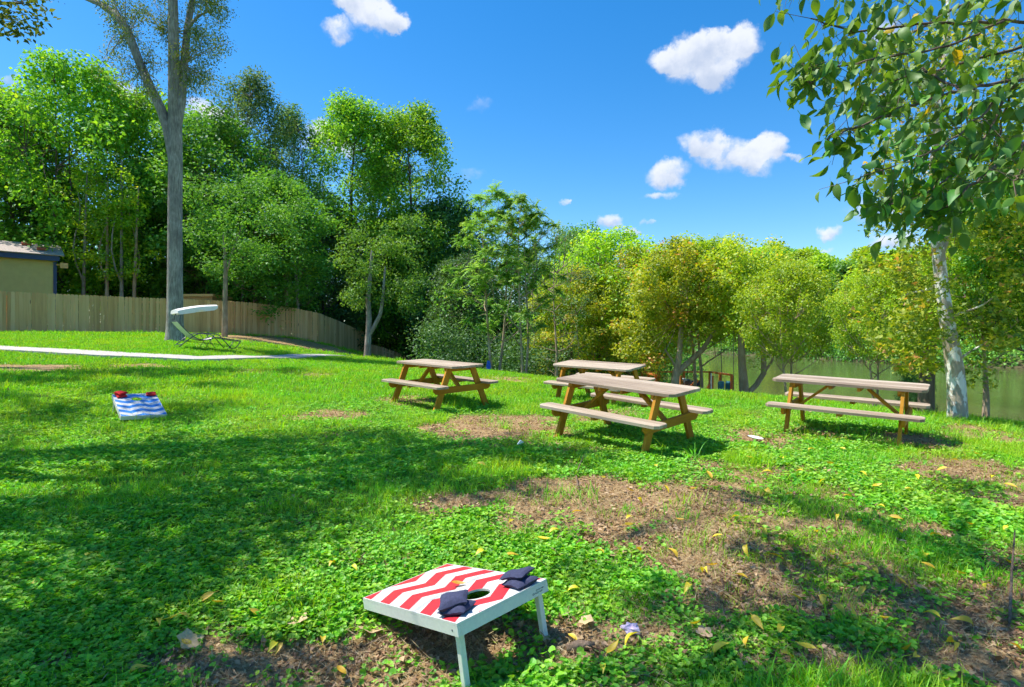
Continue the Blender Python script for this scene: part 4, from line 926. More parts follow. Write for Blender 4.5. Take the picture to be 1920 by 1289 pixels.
# ------------------------------------------------------------------ shed behind the fence
def shed():
    Y0 = 31.5; x1 = px3(104, 500, Y0)[0]; zt = CH - (490 - 644.5) / F * Y0; e = empty('shed', (x1, Y0, zt - 3.2), label='yellow green shed with blue trim and a shingled roof behind the fence', cat='shed')
    ang = R_(42); e.rotation_euler = (0, 0, ang); H = 3.2
    mb = MB(); mb.box((-4, 2.0, H / 2), (8, 4.0, H)); mb.obj('wall', M['siding'], e)
    mb = MB()
    for k in range(27): mb.box((-.15 - k * .3, -.006, H / 2), (.014, .014, H))
    o = mb.obj('siding_groove', M['siding'], e)
    mb = MB(); mb.box((-.02, -.02, H / 2 - .02), (.15, .06, H - .05)); mb.box((.02, .05, H / 2 - .02), (.04, .14, H - .05)); mb.obj('corner_trim', M['navy_trim'], e)
    mb = MB(); mb.box((-4.1, -.32, H + .10), (8.5, .05, .26)); mb.obj('fascia', M['navy_trim'], e)
    a = R_(20); mb = MB(); L = 2.35
    mb.box((-4.1, -.42 + L / 2 * cos(a), H + .26 + L / 2 * sin(a)), (8.9, L, .05), Euler((a, 0, 0)).to_matrix())
    mb.box((-4.1, -.42 + L * cos(a) + L / 2 * cos(a), H + .26 + L / 2 * sin(a)), (8.9, L, .05), Euler((-a, 0, 0)).to_matrix())
    rf = mb.obj('roof', M['shingle'], e)
    def onroof(x, s, h=.06): return (x, -.42 + s * cos(a), H + .26 + s * sin(a) + h)
    for x, s in ((-1.15, 1.75), (-.55, .85)):
        mb = MB(); mb.box(onroof(x, s, .10), (.42, .36, .12), Euler((a, 0, 0)).to_matrix(), .02); mb.obj('roof_vent', M['vent_red'], rf)
    mb = MB(); p = Vector(onroof(-.55, 1.4, 0)); mb.tube([p, p + Vector((0, 0, .16))], .04, 8); mb.obj('pipe', M['dark_metal'], rf)
    mb = MB(); mb.box((.36, -.10, H - .22), (.34, .10, .28)); mb.box((.38, -.16, H - .22), (.2, .04, .14)); mb.box((.12, -.05, H - .2), (.2, .05, .05)); mb.obj('lamp_box', M['lamp_tan'], e)
    Y1 = 34.0; xa, xb = px3(340, 550, Y1)[0], px3(398, 550, Y1)[0]; zt = CH - (557 - 644.5) / F * Y1
    e = empty('small_shed', (xa, Y1, zt - 2.6), label='small tan shed with leaves on its flat roof peeking over the fence', cat='shed'); w = xb - xa
    mb = MB(); mb.box((w / 2, 1, 1.3), (w, 2, 2.6)); mb.obj('wall', M['tan_wall'], e)
    mb = MB(); mb.box((w / 2, 1, 2.68), (w + .3, 2.4, .14)); rf = mb.obj('roof', M['lamp_tan'], e)
    V, Fc, T = litter(9, 160, 1.2, .16, .09, .05); s = src('roof_leaves', [(v[0] * .8 + w / 2, v[1] + 1, v[2] + 2.76) for v in V], Fc, T, M['dead_leaf']); o = link('dry_leaves', s, e)
    o['kind'] = 'stuff'
shed()

# ------------------------------------------------------------------ lounger with a canopy
def lounger():
    X, Y = px2g(331, 654.5); z = gz(X, Y); e = empty('sun_lounger', (X, Y, z), (0, 0, R_(45)), 'sling sun lounger with a dark metal frame and a white shade canopy', 'sun lounger')
    W = .62
    def P_(x, y, zz): return Vector((x, y, zz))
    # profile of the sling: x along, z up
    prof = [(.02, .86), (.12, .74), (.28, .56), (.45, .41), (.60, .32), (.78, .27), (.98, .30), (1.15, .36), (1.35, .345), (1.6, .30), (1.92, .25)]
    mb = MB(); vs = []; fs = []
    for x, h in prof:
        for y in (0, W * .33, W * .67, W): vs.append((x, y, h - (.015 if 0 < y < W else 0)))
    for i in range(len(prof) - 1):
        for j in range(3): a = i * 4 + j; fs.append((a, a + 1, a + 5, a + 4))
    k = len(vs); vs += [(x, y, h - .012) for x, y, h in vs]; fs += [tuple(k + i for i in f[::-1]) for f in fs]; mb.add(vs, fs); mb.obj('sling', M['sling'], e, True)
    for y in (0, W):
        mb = MB(); mb.tube([P_(x, y, h) for x, h in prof], .014, 7); mb.obj('side_rail', M['dark_metal'], e, True)
        mb = MB(); mb.tube([P_(.0, y, 0), P_(.35, y, .30), P_(.55, y, .44), P_(.72, y, .50), P_(1.15, y, .47), P_(1.26, y, .42), P_(1.5, y, .14), P_(1.62, y, 0)], .016, 8); mb.obj('leg', M['dark_metal'], e, True)
        mb = MB(); mb.tube([P_(1.92, y, .25), P_(1.84, y, .1), P_(1.74, y, 0)], .014, 7); mb.obj('foot_leg', M['dark_metal'], e, True)
        mb = MB(); mb.tube([P_(.86, y, .47), P_(.98, y, .26), P_(.84, y, .02)], .010, 6); mb.tube([P_(1.12, y, .46), P_(.96, y, .24), P_(1.12, y, .02)], .010, 6); mb.obj('scissor_brace', M['dark_metal'], e, True)
    mb = MB()
    for x, h in ((.02, .86), (1.92, .25)): mb.tube([P_(x, 0, h), P_(x, W, h)], .014, 7)
    mb.tube([P_(.16, 0, .135), P_(.16, W, .135)], .012, 7); mb.tube([P_(1.74, 0, .005), P_(1.74, W, .005)], .012, 7); mb.obj('cross_bar', M['dark_metal'], e, True)
    mb = MB(); 
    for y in (0, W): mb.tube([P_(.10, y, .78), P_(.09, y, .9), P_(.12, y, 1.05), P_(.18, y, 1.17)], .014, 6)
    mb.obj('canopy_arm', M['dark_metal'], e, True)
    # canopy: a shallow arched cloth with scalloped side valances
    n = 12; vs = []; fs = []
    x0, x1, z0, z1 = .02, 1.18, 1.20, 1.40
    for i in range(n + 1):
        t = i / n; x = x0 + (x1 - x0) * t; zt = z0 + (z1 - z0) * t + .035 * sin(pi * t); dr = .15 + .03 * sin(pi * t) - .075 * math.exp(-((t - .56) / .06) ** 2)
        if i in (0, n): dr = .10
        row = [(-.08, -dr), (-.07, -.02), (.04, .02), (W * .5, .035), (W - .04, .02), (W + .07, -.02), (W + .08, -dr)]
        for y, dz in row: vs.append((x, y, zt + dz))
    for i in range(n):
        for j in range(6): a = i * 7 + j; fs.append((a, a + 1, a + 8, a + 7))
    for i in (0, n): fs.append(tuple(i * 7 + j for j in range(7)))
    mb = MB(); mb.add(vs, fs); mb.obj('canopy', M['canopy_cloth'], e, False)
lounger()

# ------------------------------------------------------------------ picnic tables
def board_outline(L, y0, y1, cut0, cut1):
    """plank outline in plan with clipped outer corners"""
    p = []
    p += [(-L + cut0, y0), (L - cut0, y0)] if cut0 else [(-L, y0), (L, y0)]
    if cut0: p += [(L, y0 + cut0)]
    if cut1: p += [(L, y1 - cut1), (L - cut1, y1), (-L + cut1, y1), (-L, y1 - cut1)]
    else: p += [(L, y1), (-L, y1)]
    if cut0: p += [(-L, y0 + cut0)]
    return p
def plank(name, L, y0, y1, z, th, cut0=0, cut1=0, seed=0):
    yc = (y0 + y1) / 2; mb = MB(); pts = board_outline(L, y0 - yc, y1 - yc, cut0, cut1); g = .004
    # body, then a slightly smaller top face so that the edge catches light
    n = len(pts); rr = random.Random(seed); mx = lambda q, k: (q[0] * (1 - k / L), q[1] - (k if q[1] > 0 else -k))
    vs = [(x, y, -th) for x, y in pts] + [(x, y, -g) for x, y in pts] + [(*mx(q, g), 0) for q in pts]
    fs = [tuple(range(n - 1, -1, -1)), tuple(range(2 * n, 3 * n))]
    for s_ in (0, n): fs += [(s_ + i, s_ + (i + 1) % n, s_ + n + (i + 1) % n, s_ + n + i) for i in range(n)]
    mb.add(vs, fs); return mb.mesh(name, M['table_top']), (0, yc, z)
def picnic_table(label, X, Y, Z, a, tx, ty):
    L = .915; wt = .665; ht = .738; hs = .425; so = .652; li = .66; fs_ = .535; th = .038
    rot = Matrix(((cos(a), -sin(a), 0), (sin(a), cos(a), 0), (0, 0, 1)))
    ux = Vector((1, 0, tx)).normalized(); uy = Vector((0, 1, ty)); uy = (uy - ux * uy.dot(ux)).normalized(); uz = ux.cross(uy)
    e = empty('picnic_table', (X, Y, Z), label=label, cat='picnic table', group='wooden picnic tables on the lawn')
    e.rotation_euler = (rot @ Matrix((ux, uy, uz)).transposed()).to_euler()
    key = 'pt'
    n = 4; w = wt / n
    for i in range(n):
        y0 = -wt / 2 + i * w + (.003 if i else 0); y1 = -wt / 2 + (i + 1) * w - (.003 if i < n - 1 else 0)
        me, loc = plank('tabletop_plank', L, y0, y1, ht + random.gauss(0, .0012), th, .055 if i == 0 else 0, .055 if i == n - 1 else 0, i); link('tabletop_plank', me, e, loc=loc)
    for sy in (-1, 1):
        yo, yi = sy * so, sy * (so - .235); ym = sy * (so - .1175)
        for (p, q, co, ci) in ((min(yo, ym), max(yo, ym), sy < 0, 0), (min(ym, yi), max(ym, yi), 0, 0)):
            c0 = .045 if (sy < 0 and p == yo) or (sy > 0 and p == yi and False) else 0; c1 = .045 if sy > 0 and q == yo else 0
            if sy < 0 and q == yi: c1 = .04
            if sy > 0 and p == yi: c0 = .04
            me, loc = plank('seat_plank', L, p + (.002 if p == ym else 0), q - (.002 if q == ym else 0), hs + random.gauss(0, .001), th, c0, c1); link('seat_plank', me, e, loc=loc)
    for sx in (-1, 1):
        x = sx * li
        for sy in (-1, 1):
            mb = MB(); top = Vector((0, sy * .235, ht - th - .002)); bot = Vector((0, sy * (fs_ + .012), -.03)); d = (top - bot)
            # parallelogram leg with level cuts
            hw = .058; vs = []
            for zz, c in ((bot.z, bot), (top.z, top)):
                for xx in (-.019, .019):
                    for s_ in (-1, 1): vs.append((xx, c.y + s_ * hw, zz))
            mb.add(vs, [(0, 2, 3, 1), (4, 5, 7, 6), (0, 1, 5, 4), (2, 6, 7, 3), (0, 4, 6, 2), (1, 3, 7, 5)]); link('leg', mb.mesh('leg', M['table_frame_z']), e, loc=(x, 0, 0))
        # beam under the seats, outside the legs; corners clipped below
        mb = MB(); b_ = so - .055; z1 = hs - th - .002; z0 = z1 - .105
        mb.prism([(-b_ + .05, z0), (b_ - .05, z0), (b_, z0 + .045), (b_, z1), (-b_, z1), (-b_, z0 + .045)], -.018, .018, Matrix(((0, 0, 1), (1, 0, 0), (0, 1, 0)))); link('seat_beam', mb.mesh('seat_beam', M['table_frame_y']), e, loc=(x + sx * .0385, 0, 0))
        mb = MB(); b_ = wt / 2 - .02; z1 = ht - th - .002; z0 = z1 - .07
        mb.prism([(-b_ + .04, z0), (b_ - .04, z0), (b_, z0 + .03), (b_, z1), (-b_, z1), (-b_, z0 + .03)], -.018, .018, Matrix(((0, 0, 1), (1, 0, 0), (0, 1, 0)))); link('top_cleat', mb.mesh('top_cleat', M['table_frame_y']), e, loc=(x - sx * .0385, 0, 0))
        mb = MB(); mb.beam((0, 0, 0), (-sx * .40, 0, ht - hs - .02 + .05), .036, .07, (0, 1, 0)); link('brace', mb.mesh('brace', M['table_frame']), e, loc=(x - sx * .02, 0, hs - th - .075))
    for x in (-.17, .17):
        mb = MB(); mb.box((0, 0, 0), (.038, wt - .08, .05)); link('middle_cleat', mb.mesh('middle_cleat', M['table_frame_y']), e, loc=(x, 0, ht - th - .028))
    for sy in (-1, 1): mb = MB(); mb.box((0, 0, 0), (.06, .21, .036)); link('seat_cleat', mb.mesh('seat_cleat', M['table_frame_y']), e, loc=(0, sy * (so - .118), hs - th - .019))
    return e
M['table_frame_y'] = wood('table_frame_y', WL, 1, rand=.15); M['table_frame_z'] = wood('table_frame_z', WL, 2, rand=.15)
picnic_table('picnic table in the middle, nearest to the red and white board', 1.447, 7.59, .284, -.81, -.060, .076)
picnic_table('picnic table standing alone in front of the fence end, leftmost of the four', -1.303, 10.477, .445, -.832, -.029, .045)
picnic_table('picnic table partly hidden behind the middle one', 1.737, 11.634, .378, -.765, -.032, .122)
picnic_table('picnic table at the right by the river, beside the white sycamore trunk', 4.656, 8.164, .263, -.666, -.045, .072)

# ------------------------------------------------------------------ cornhole boards and bags
def cornhole(label, X, Y, Z, a, tx, ty, deck, hb=.30):
    L, W, hf, fr = .91, .61, .078, .062
    Lx = sqrt(L * L - (hb - hf) ** 2); th = atan2(hb - hf, Lx)
    ux = Vector((1, 0, tx)).normalized(); uy = Vector((0, 1, ty)); uy = (uy - ux * uy.dot(ux)).normalized(); uz = ux.cross(uy)
    rz = Matrix.Rotation(a, 3, 'Z'); Rg = rz @ Matrix((ux, uy, uz)).transposed(); Rd = Rg @ Matrix.Rotation(-th, 3, 'Y')
    org = Vector((X, Y, Z)) + Rg @ Vector((0, 0, hf))
    e = empty('cornhole_board', org, Rd.to_euler(), label, 'cornhole board', 'cornhole boards on the lawn')
    # deck with a real hole
    n = 40; hc = (L - .229, 0.0); r = .076; out = []
    for i in range(n):
        an = 2 * pi * i / n; out.append((hc[0] + r * cos(an), hc[1] + r * sin(an)))
    def ray(an):
        dx, dy = cos(an), sin(an); ts = []
        if dx > 1e-9: ts.append((L - hc[0]) / dx)
        if dx < -1e-9: ts.append(-hc[0] / dx)
        if dy > 1e-9: ts.append((W / 2) / dy)
        if dy < -1e-9: ts.append((-W / 2) / dy)
        t = min(ts); return (hc[0] + dx * t, hc[1] + dy * t)
    angs = [2 * pi * i / n for i in range(n)] + [atan2(y - hc[1], x - hc[0]) % (2 * pi) for x in (0, L) for y in (-W / 2, W / 2)]
    angs = sorted(set(round(x, 6) for x in angs)); m = len(angs); tk = .012
    vs = []
    for z_ in (0, -tk):
        for an in angs: vs.append((hc[0] + r * cos(an), hc[1] + r * sin(an), z_))
        for an in angs: p = ray(an); vs.append((p[0], p[1], z_))
    fs = []; fw = []
    for i in range(m):
        j = (i + 1) % m; fs.append((i, m + i, m + j, j)); fs.append((2 * m + j, 3 * m + j, 3 * m + i, 2 * m + i)); fw.append((j, 2 * m + j, 2 * m + i, i)); fw.append((m + i, 3 * m + i, 3 * m + j, m + j))
    mb = MB(); mb.add(vs, fs); mb.cur = 1; mb.add(vs, fw); mb.obj('deck', [deck, M['white_paint']], e)
    zc = -tk - .001 - (fr - tk) / 2; fh = fr - tk
    for sy in (-1, 1):
        mb = MB(); mb.box((L / 2, sy * (W / 2 - .009), zc), (L, .018, fh)); o = mb.obj('side_frame', M['white_paint'], e)
        mb = MB(); mb.tube([(L - .045, sy * (W / 2 + .001), zc), (L - .045, sy * (W / 2 - .03), zc)], .0055, 10); mb.obj('bolt', M['dark_metal'], e, True)
        mb = MB(); p0 = Vector((L - .045, sy * (W / 2 - .038), zc)); Ri = Matrix.Rotation(th, 3, 'Y'); foot = p0 + Ri @ Vector((.055, 0, -(hb - .02 + (.07 if sy < 0 else .02))))
        mb.beam(p0 + (p0 - foot).normalized() * .02, foot, .032, .034, (1, 0, 0), .003); mb.obj('leg', M['white_paint'], e)
    mb = MB(); mb.box((L - .009, 0, zc), (.018, W - .038, fh)); bk = mb.obj('end_frame', M['white_paint'], e)
    mb = MB(); mb.box((.009, 0, zc), (.018, W - .038, fh)); mb.obj('end_frame', M['white_paint'], e)
    return e, Rd, org, bk
CB, CR, CO, CBK = cornhole('red and white zigzag cornhole board on bare soil in the foreground', -.640, 3.600, -.008, -.812, -.046, .069, M['deck_red'], .285)
# small two-line script mark on the frame under the high end
def scribble(y0, y1, z, amp, n, parent, x):
    mb = MB(); pts = []
    for i in range(n * 8 + 1):
        t = i / (n * 8); a = 2 * pi * t * n; pts.append((x, y0 + (y1 - y0) * t - .35 * amp * sin(a), z + amp * cos(a) * (.6 + .4 * sin(t * 17))))
    mb.tube(pts, .0009, 5); return mb
sm = scribble(.215, .272, -.030, .0042, 8, CBK, .9105); sm2 = scribble(.187, .262, -.043, .0060, 9, CBK, .9105)
for s_ in (sm, sm2): s_.obj('script_mark', M['ink'], CBK)
CB2, CR2, CO2, _ = cornhole('blue and white zigzag cornhole board standing in the left lawn', -5.62, 8.95, .345, R_(132), .06, .03, M['deck_blue'], .30)
def bag(label, mtl, cat_group, parentR, org, lx, ly, lz, rz, sz=.15, hgt=.032, seed=0, tilt=(0, 0)):
    n = 12; r = random.Random(seed); vs = []; fs = []
    for s_ in (1, -1):
        for i in range(n + 1):
            for j in range(n + 1):
                u, v = i / n * 2 - 1, j / n * 2 - 1; e_ = (1 - abs(u) ** 3.0) * (1 - abs(v) ** 3.0); h = hgt * .68 * max(0, e_) ** .36
                pin = 1 - .07 * (1 - u * u) * abs(v) ** 3 if True else 1; pin2 = 1 - .07 * (1 - v * v) * abs(u) ** 3
                wv = .0035 * vnoise(u * 3 + seed * 9, v * 3 + (s_ > 0) * 5, 1.7, 1) + .002 * vnoise(u * 9 + seed, v * 9, 1.5, 2)
                vs.append((u * sz / 2 * pin2, v * sz / 2 * pin, s_ * h + float(wv) + (.004 * sin(seed + 3 * u + 2 * v))))
    m = n + 1
    for k, s_ in ((0, 1), (m * m, -1)):
        for i in range(n):
            for j in range(n): f = (k + i * m + j, k + (i + 1) * m + j, k + (i + 1) * m + j + 1, k + i * m + j + 1); fs.append(f if s_ > 0 else f[::-1])
    me = bpy.data.meshes.new('bag'); me.from_pydata(vs, [], fs); me.materials.append(mtl); me.polygons.foreach_set('use_smooth', [True] * len(fs))
    Rm = parentR @ Euler((tilt[0], tilt[1], rz)).to_matrix(); o = link('bean_bag', me, loc=org + parentR @ Vector((lx, ly, lz)), rot=Rm.to_euler())
    return tag(o, label, 'bean bag', cat_group)
GB = 'navy bean bags on the red board'
bag('navy bean bag, lower one of the stack left of the hole', M['navy'], GB, CR, CO, .785, -.205, .018, .45, seed=1)
bag('navy bean bag, upper plump one of the stack left of the hole', M['navy'], GB, CR, CO, .765, -.205, .050, .85, hgt=.040, seed=2, tilt=(.05, -.08))
bag('navy bean bag, lower one of the stack at the far corner of the red board', M['navy'], GB, CR, CO, .835, .185, .016, -.1, seed=3)
bag('navy bean bag, upper flat one at the far corner of the red board', M['navy'], GB, CR, CO, .80, .20, .047, .30, hgt=.028, seed=4, tilt=(-.04, -.10))
GB = 'red bean bags on the blue board'
bag('red bean bag, lower one of the left stack on the blue board', M['red_cloth'], GB, CR2, CO2, .80, .20, .016, .2, seed=5)
bag('red bean bag, upper one of the left stack on the blue board', M['red_cloth'], GB, CR2, CO2, .83, .20, .050, .5, seed=6, tilt=(.05, .1))
bag('red bean bag at the right far corner of the blue board', M['red_cloth'], GB, CR2, CO2, .835, -.225, .018, -.1, seed=7, tilt=(-.05, .1))

# ------------------------------------------------------------------ floating dock with orange rails
def dock():
    Y = 23.5; e0 = px3(1230, 735, Y); zt = WATER_Z + .45; e = empty('river_dock', (e0[0], Y, zt), label='brown wooden dock with orange posts and rails floating at the river bank', cat='dock')
    D = lambda px, zz, dy=0: Vector((px3(px, 700, Y + dy)[0] - e0[0], dy, zz))
    zr = CH - (705 - 644.5) / F * Y - zt        # height of the rail above the deck
    W = D(1372, 0).x; mb = MB()
    for k in range(11): 
        mb2 = MB(); mb2.box(((k + .5) * W / 11, 1.3, -.03), (W / 11 - .012, 2.6, .05)); mb2.obj('deck_plank', M['dock_wood'], e)
    mb.box((W / 2, 1.3, -.28), (W, 2.6, .42)); mb.obj('float', M['dock_dark'], e)
    posts = [(0, 0), (W * .33, 0), (W * .74, 0), (W, 0), (W, 1.3), (W, 2.6), (W * .62, 2.6), (W * .25, 2.6), (0, 2.6), (0, 1.3)]
    for i, (x, y) in enumerate(posts):
        m2 = MB(); m2.box((x, y, zr / 2), (.09, .09, zr)); m2.obj('post', M['orange_paint'] if i in (0, 2, 3) else M['dock_wood'], e)
    for (a, b_) in (((W, 0), (W, 2.6)), ((W, 2.6), (0, 2.6)), ((0, 2.6), (0, 0))):
        m2 = MB(); m2.beam((*a, zr + .03), (*b_, zr + .03), .11, .07); m2.obj('rail', M['dock_wood'], e)
    for (a, b_, zz) in (((W * .74, 0), (W, 0), .35), ((W * .74, 0), (W, 0), .10), ((0, 0), (W * .33, 0), .62)):
        m2 = MB(); m2.beam((*a, zr * zz), (*b_, zr * zz), .05, .12); m2.obj('rail', M['dock_wood'], e)
    m2 = MB(); m2.beam((W * .62, -.05, .15), (W * .74, 0, zr * .8), .06, .14); m2.obj('stair_rail', M['orange_paint'], e)
    m2 = MB(); m2.beam((W * .42, -.05, zr * .45), (W * .55, 0, zr * .85), .06, .14); m2.obj('stair_rail', M['orange_paint'], e)
    for k in range(3): m2 = MB(); m2.beam((.1 + k * .24, -.02, zr * .5), (.25 + k * .24, -.02, zr * .72), .05, .12); m2.obj('lattice_bar', M['orange_paint'], e)
    for (px, lab) in ((1352, 'teal tub standing in the dock frame, left one'), (1366, 'teal tub standing in the dock frame, right one')):
        p = D(px, 0, .25); m2 = MB(); m2.tube([p + Vector((0, 0, zr * .30)), p + Vector((0, 0, zr * .42)), p + Vector((0, 0, zr * .72)), p + Vector((0, 0, zr * .78))], [.10, .13, .13, .10], 14)
        o = m2.obj('tub', M['teal'], smooth=False); o.location = e.location; tag(o, lab, 'tub')
    p = D(1333, 0, -.3); m2 = MB(); m2.tube([p + Vector((0, 0, -.6)), p + Vector((0, 0, zr + .12))], .035, 8); o = m2.obj('steel_pole', M['steel']); o.location = e.location; tag(o, 'grey steel pole standing at the front of the orange dock', 'pole')
    # outboard engine and seat cushions on the deck
    g = empty('seat', tuple(Vector(e.location) + D(1305, .0, .9)), label='dark blue boat seat standing on the dock', cat='seat')
    m2 = MB(); m2.box((0, 0, .38), (.62, .5, .12), None, .03); m2.obj('cushion', M['navy'], g)
    m2 = MB(); m2.box((0, .22, .62), (.6, .1, .4), None, .03); m2.obj('backrest', M['navy'], g)
    m2 = MB(); m2.box((0, 0, .16), (.4, .36, .32), None, .02); m2.obj('pedestal', M['dark_metal'], g)
    g = empty('motor', tuple(Vector(e.location) + D(1288, .0, .5)), label='grey outboard motor on the dock beside the blue seat', cat='motor')
    m2 = MB(); m2.box((0, 0, .78), (.34, .3, .26), None, .06); m2.obj('cowl', M['dark_metal'], g)
    m2 = MB(); m2.tube([(0, 0, .66), (0, 0, .35), (.04, 0, .05)], [.08, .06, .04], 10); m2.obj('shaft', M['steel'], g); m2 = MB(); m2.box((-.15, 0, .9), (.2, .14, .1), None, .02); m2.obj('handle', M['paper'], g)
    for px, wh in ((1250, 'leftmost of the four'), (1288, 'second from the left'), (1352, 'third from the left'), (1375, 'rightmost, at the dock corner')):
        p = px3(px, 700, Y + 2.4); m2 = MB(); m2.tube([(0, 0, -1.2), (0.02, 0, 1.6), (0, .02, 3.4)], .014, 6); o = m2.obj('mooring_pole', M['rope'], loc=(p[0], p[1], WATER_Z)); tag(o, 'thin dark pole standing in the water behind the dock, ' + wh, 'pole', 'thin poles behind the dock')
dock()

# ------------------------------------------------------------------ loose things on the lawn
def ongrd(px, py, dz=0.0): x, y = px2g(px, py); return Vector((x, y, gz(x, y) + dz))
def leaf_mesh(seed, L, W, curl, m, name='leaf', fold=.15):
    """pointed oval leaf, folded on its midrib and curled lengthwise, with a stalk"""
    n = 7; vs = []; fs = []; T = []
    for i in range(n + 1):
        t = i / n; w = W * .5 * (sin(pi * min(1, t * 1.02 + .02)) ** .75) * (1.12 - .45 * t); x = L * (t - .5); z = -curl * L * (t - .4) ** 2
        if i in (0, n): w = .0008
        vs += [(x, -w, z + fold * w), (x, 0, z), (x, w, z + fold * w * 1.2)]; T += [.5, .35, .55]
    for i in range(n):
        for j in range(2): a = i * 3 + j; fs.append((a, a + 1, a + 4, a + 3))
    k = len(vs); vs += [(-L * .5, -.0012, vs[1][2]), (-L * .5, .0012, vs[1][2]), (-L * .72, .0012, vs[1][2] - .1 * L), (-L * .72, -.0012, vs[1][2] - .1 * L)]; T += [.9] * 4; fs.append((k, k + 1, k + 2, k + 3))
    me = bpy.data.meshes.new(name); me.from_pydata(vs, [], fs); me.materials.append(m); a = me.attributes.new('tint', 'FLOAT', 'POINT')
    rj = random.Random(seed).uniform(-.3, .3); a.data.foreach_set('value', [min(1, max(0, q + rj)) for q in T]); me.polygons.foreach_set('use_smooth', [True] * len(fs)); return me
YL = [leaf_mesh(k, .085, .036, (.7, -.5, 1.2, .2)[k], M['yellow_leaf'], 'yellow_leaf', .5) for k in range(4)]
spots = [(348,1181),(318,1186),(605,1215),(523,1240),(512,1242),(410,1150),(622,1075),(478,1168),(665,1078),(1020,1022),(958,985),(1082,975),(902,884),(1130,906),(905,1048),(960,1055),(1040,1010),
         (1182,930),(1200,952),(1250,930),(1180,985),(1275,992),(1125,1048),(1198,1050),(1262,1048),(1180,1000),(1440,930),(1480,935),(1430,1010),(1335,1080),(1398,1048),(1455,1060),(1560,1050),(1590,1080),(1320,1082),(1390,1098),
         (1575,1165),(1600,1170),(1615,1215),(1400,1225),(1480,1255),(1700,1245),(1720,1255),(1420,1190),(1465,1200),(1510,1240),(1790,1240),(1875,1165),(1850,1110),(1890,1070),(1735,1050),(1740,1075),(1690,1010),(1820,1000),(1850,960),(1780,955),
         (1540,915),(1555,880),(1465,870),(1500,895),(1620,900),(1645,925),(1700,930),(1765,890),(1790,870),(1830,860),(1860,905),(1895,925),(1570,985),(1610,990),(1650,960),(1680,985),(1755,1015),(1800,1090),(1640,1090),(1530,1010),
         (1350,1240),(1305,1190),(1290,1120),(1345,1020),(1380,985),(1300,930),(1230,880),(1330,900),(1440,895),(1405,870),(1520,850),(1580,850),(160,1055),(225,1090),(70,1110),(60,1075),(300,1190),(350,1230),(255,1285),(385,1145),
         (1180,1225),(1150,1240),(1080,1130),(1075,1215),(1130,1275),(640,1285),(1810,1185),(1905,1240),(1745,1180),(1660,1180),(1545,1135),(1490,1140),(1615,1130),(1690,1110),(1885,1010),(1720,905),(1590,945)]
for k, (px, py) in enumerate(spots):
    p = ongrd(px, py); o = link('fallen_leaf', YL[k % 4], loc=p + Vector((0, 0, .045 + .02 * random.random())), rot=(random.gauss(0, .35), random.gauss(0, .35), random.random() * 6.28)); s_ = random.uniform(.8, 1.3) * (1.0 + .04 * max(0, p.y - 4)); o.scale = (s_, s_, s_)
    tag(o, 'curled yellow leaf fallen on the lawn', 'leaf', 'yellow leaves fallen on the lawn')
o = link('fallen_leaf', YL[1], loc=CO + CR @ Vector((.47, .045, .012)), rot=(.1, .1, -.15)); tag(o, 'narrow yellow leaf lying on the red and white board', 'leaf')
def lobed_leaf(L, m, seed):
    r = random.Random(seed); vs = [(0, 0, 0)]; n = 20
    for i in range(n): a = 2 * pi * i / n; rr = L * .5 * (.62 + .38 * abs(cos(2.5 * a + .3))) * (1 + r.uniform(-.1, .1)); vs.append((rr * cos(a), rr * sin(a), .25 * rr * abs(sin(a)) + r.uniform(-.004, .004)))
    me = bpy.data.meshes.new('brown_leaf'); me.from_pydata(vs, [], [(0, 1 + i, 1 + (i + 1) % n) for i in range(n)]); me.materials.append(m); a = me.attributes.new('tint', 'FLOAT', 'POINT'); a.data.foreach_set('value', [.85] + [.95] * n); return me
for px, py, L, lab in ((694, 1200, .15, 'large pale brown lobed leaf on the soil beside the low end of the red board'), (558, 1182, .12, 'pale brown lobed leaf on the soil left of the red board'), (1100, 1178, .09, 'crumpled tan leaf in the grass right of the red board leg'), (1045, 1048, .12, 'tan leaf in the clover above the red board'),
                       (1022, 1212, .07, 'small rust coloured leaf beside the far leg of the red board'), (355, 1225, .14, 'dull brown leaf at the edge of the clover in the lower left'), (1320, 1205, .10, 'rusty brown leaf in the grass right of the fallen branch piece')):
    o = link('brown_leaf', lobed_leaf(L, M['dead_leaf'], px), loc=ongrd(px, py, .035), rot=(random.gauss(0, .25), random.gauss(0, .25), random.random() * 6)); tag(o, lab, 'leaf')
def stick(lab, pts, rads):
    b0 = ongrd(*pts[0][:2]); mb = MB(); mb.tube([ongrd(a, b_, .015 + c_) - b0 for a, b_, c_ in pts], rads, 7); o = mb.obj('stick', M['twig'], loc=b0, smooth=True); tag(o, lab, 'stick')
stick('thin bent stick lying on the bare soil between the board and the middle table', [(1086, 928, .0), (1082, 910, .03), (1080, 895, .01), (1088, 882, .05), (1096, 870, .09)], [.006, .007, .006, .005, .002])
stick('stick leaning in the grass at the right edge', [(1893, 1175, 0), (1895, 1140, .05), (1897, 1110, .12), (1903, 1070, .25)], [.008, .008, .007, .004])
stick('short thick piece of rotten branch in the grass right of the red board', [(1062, 1232, .01), (1085, 1228, .02), (1115, 1228, .01)], [.022, .026, .017])
stick('thin dry twig on the soil in front of the low end of the red board', [(680, 1218, 0), (720, 1210, .02), (765, 1198, .01)], [.004, .004, .002])
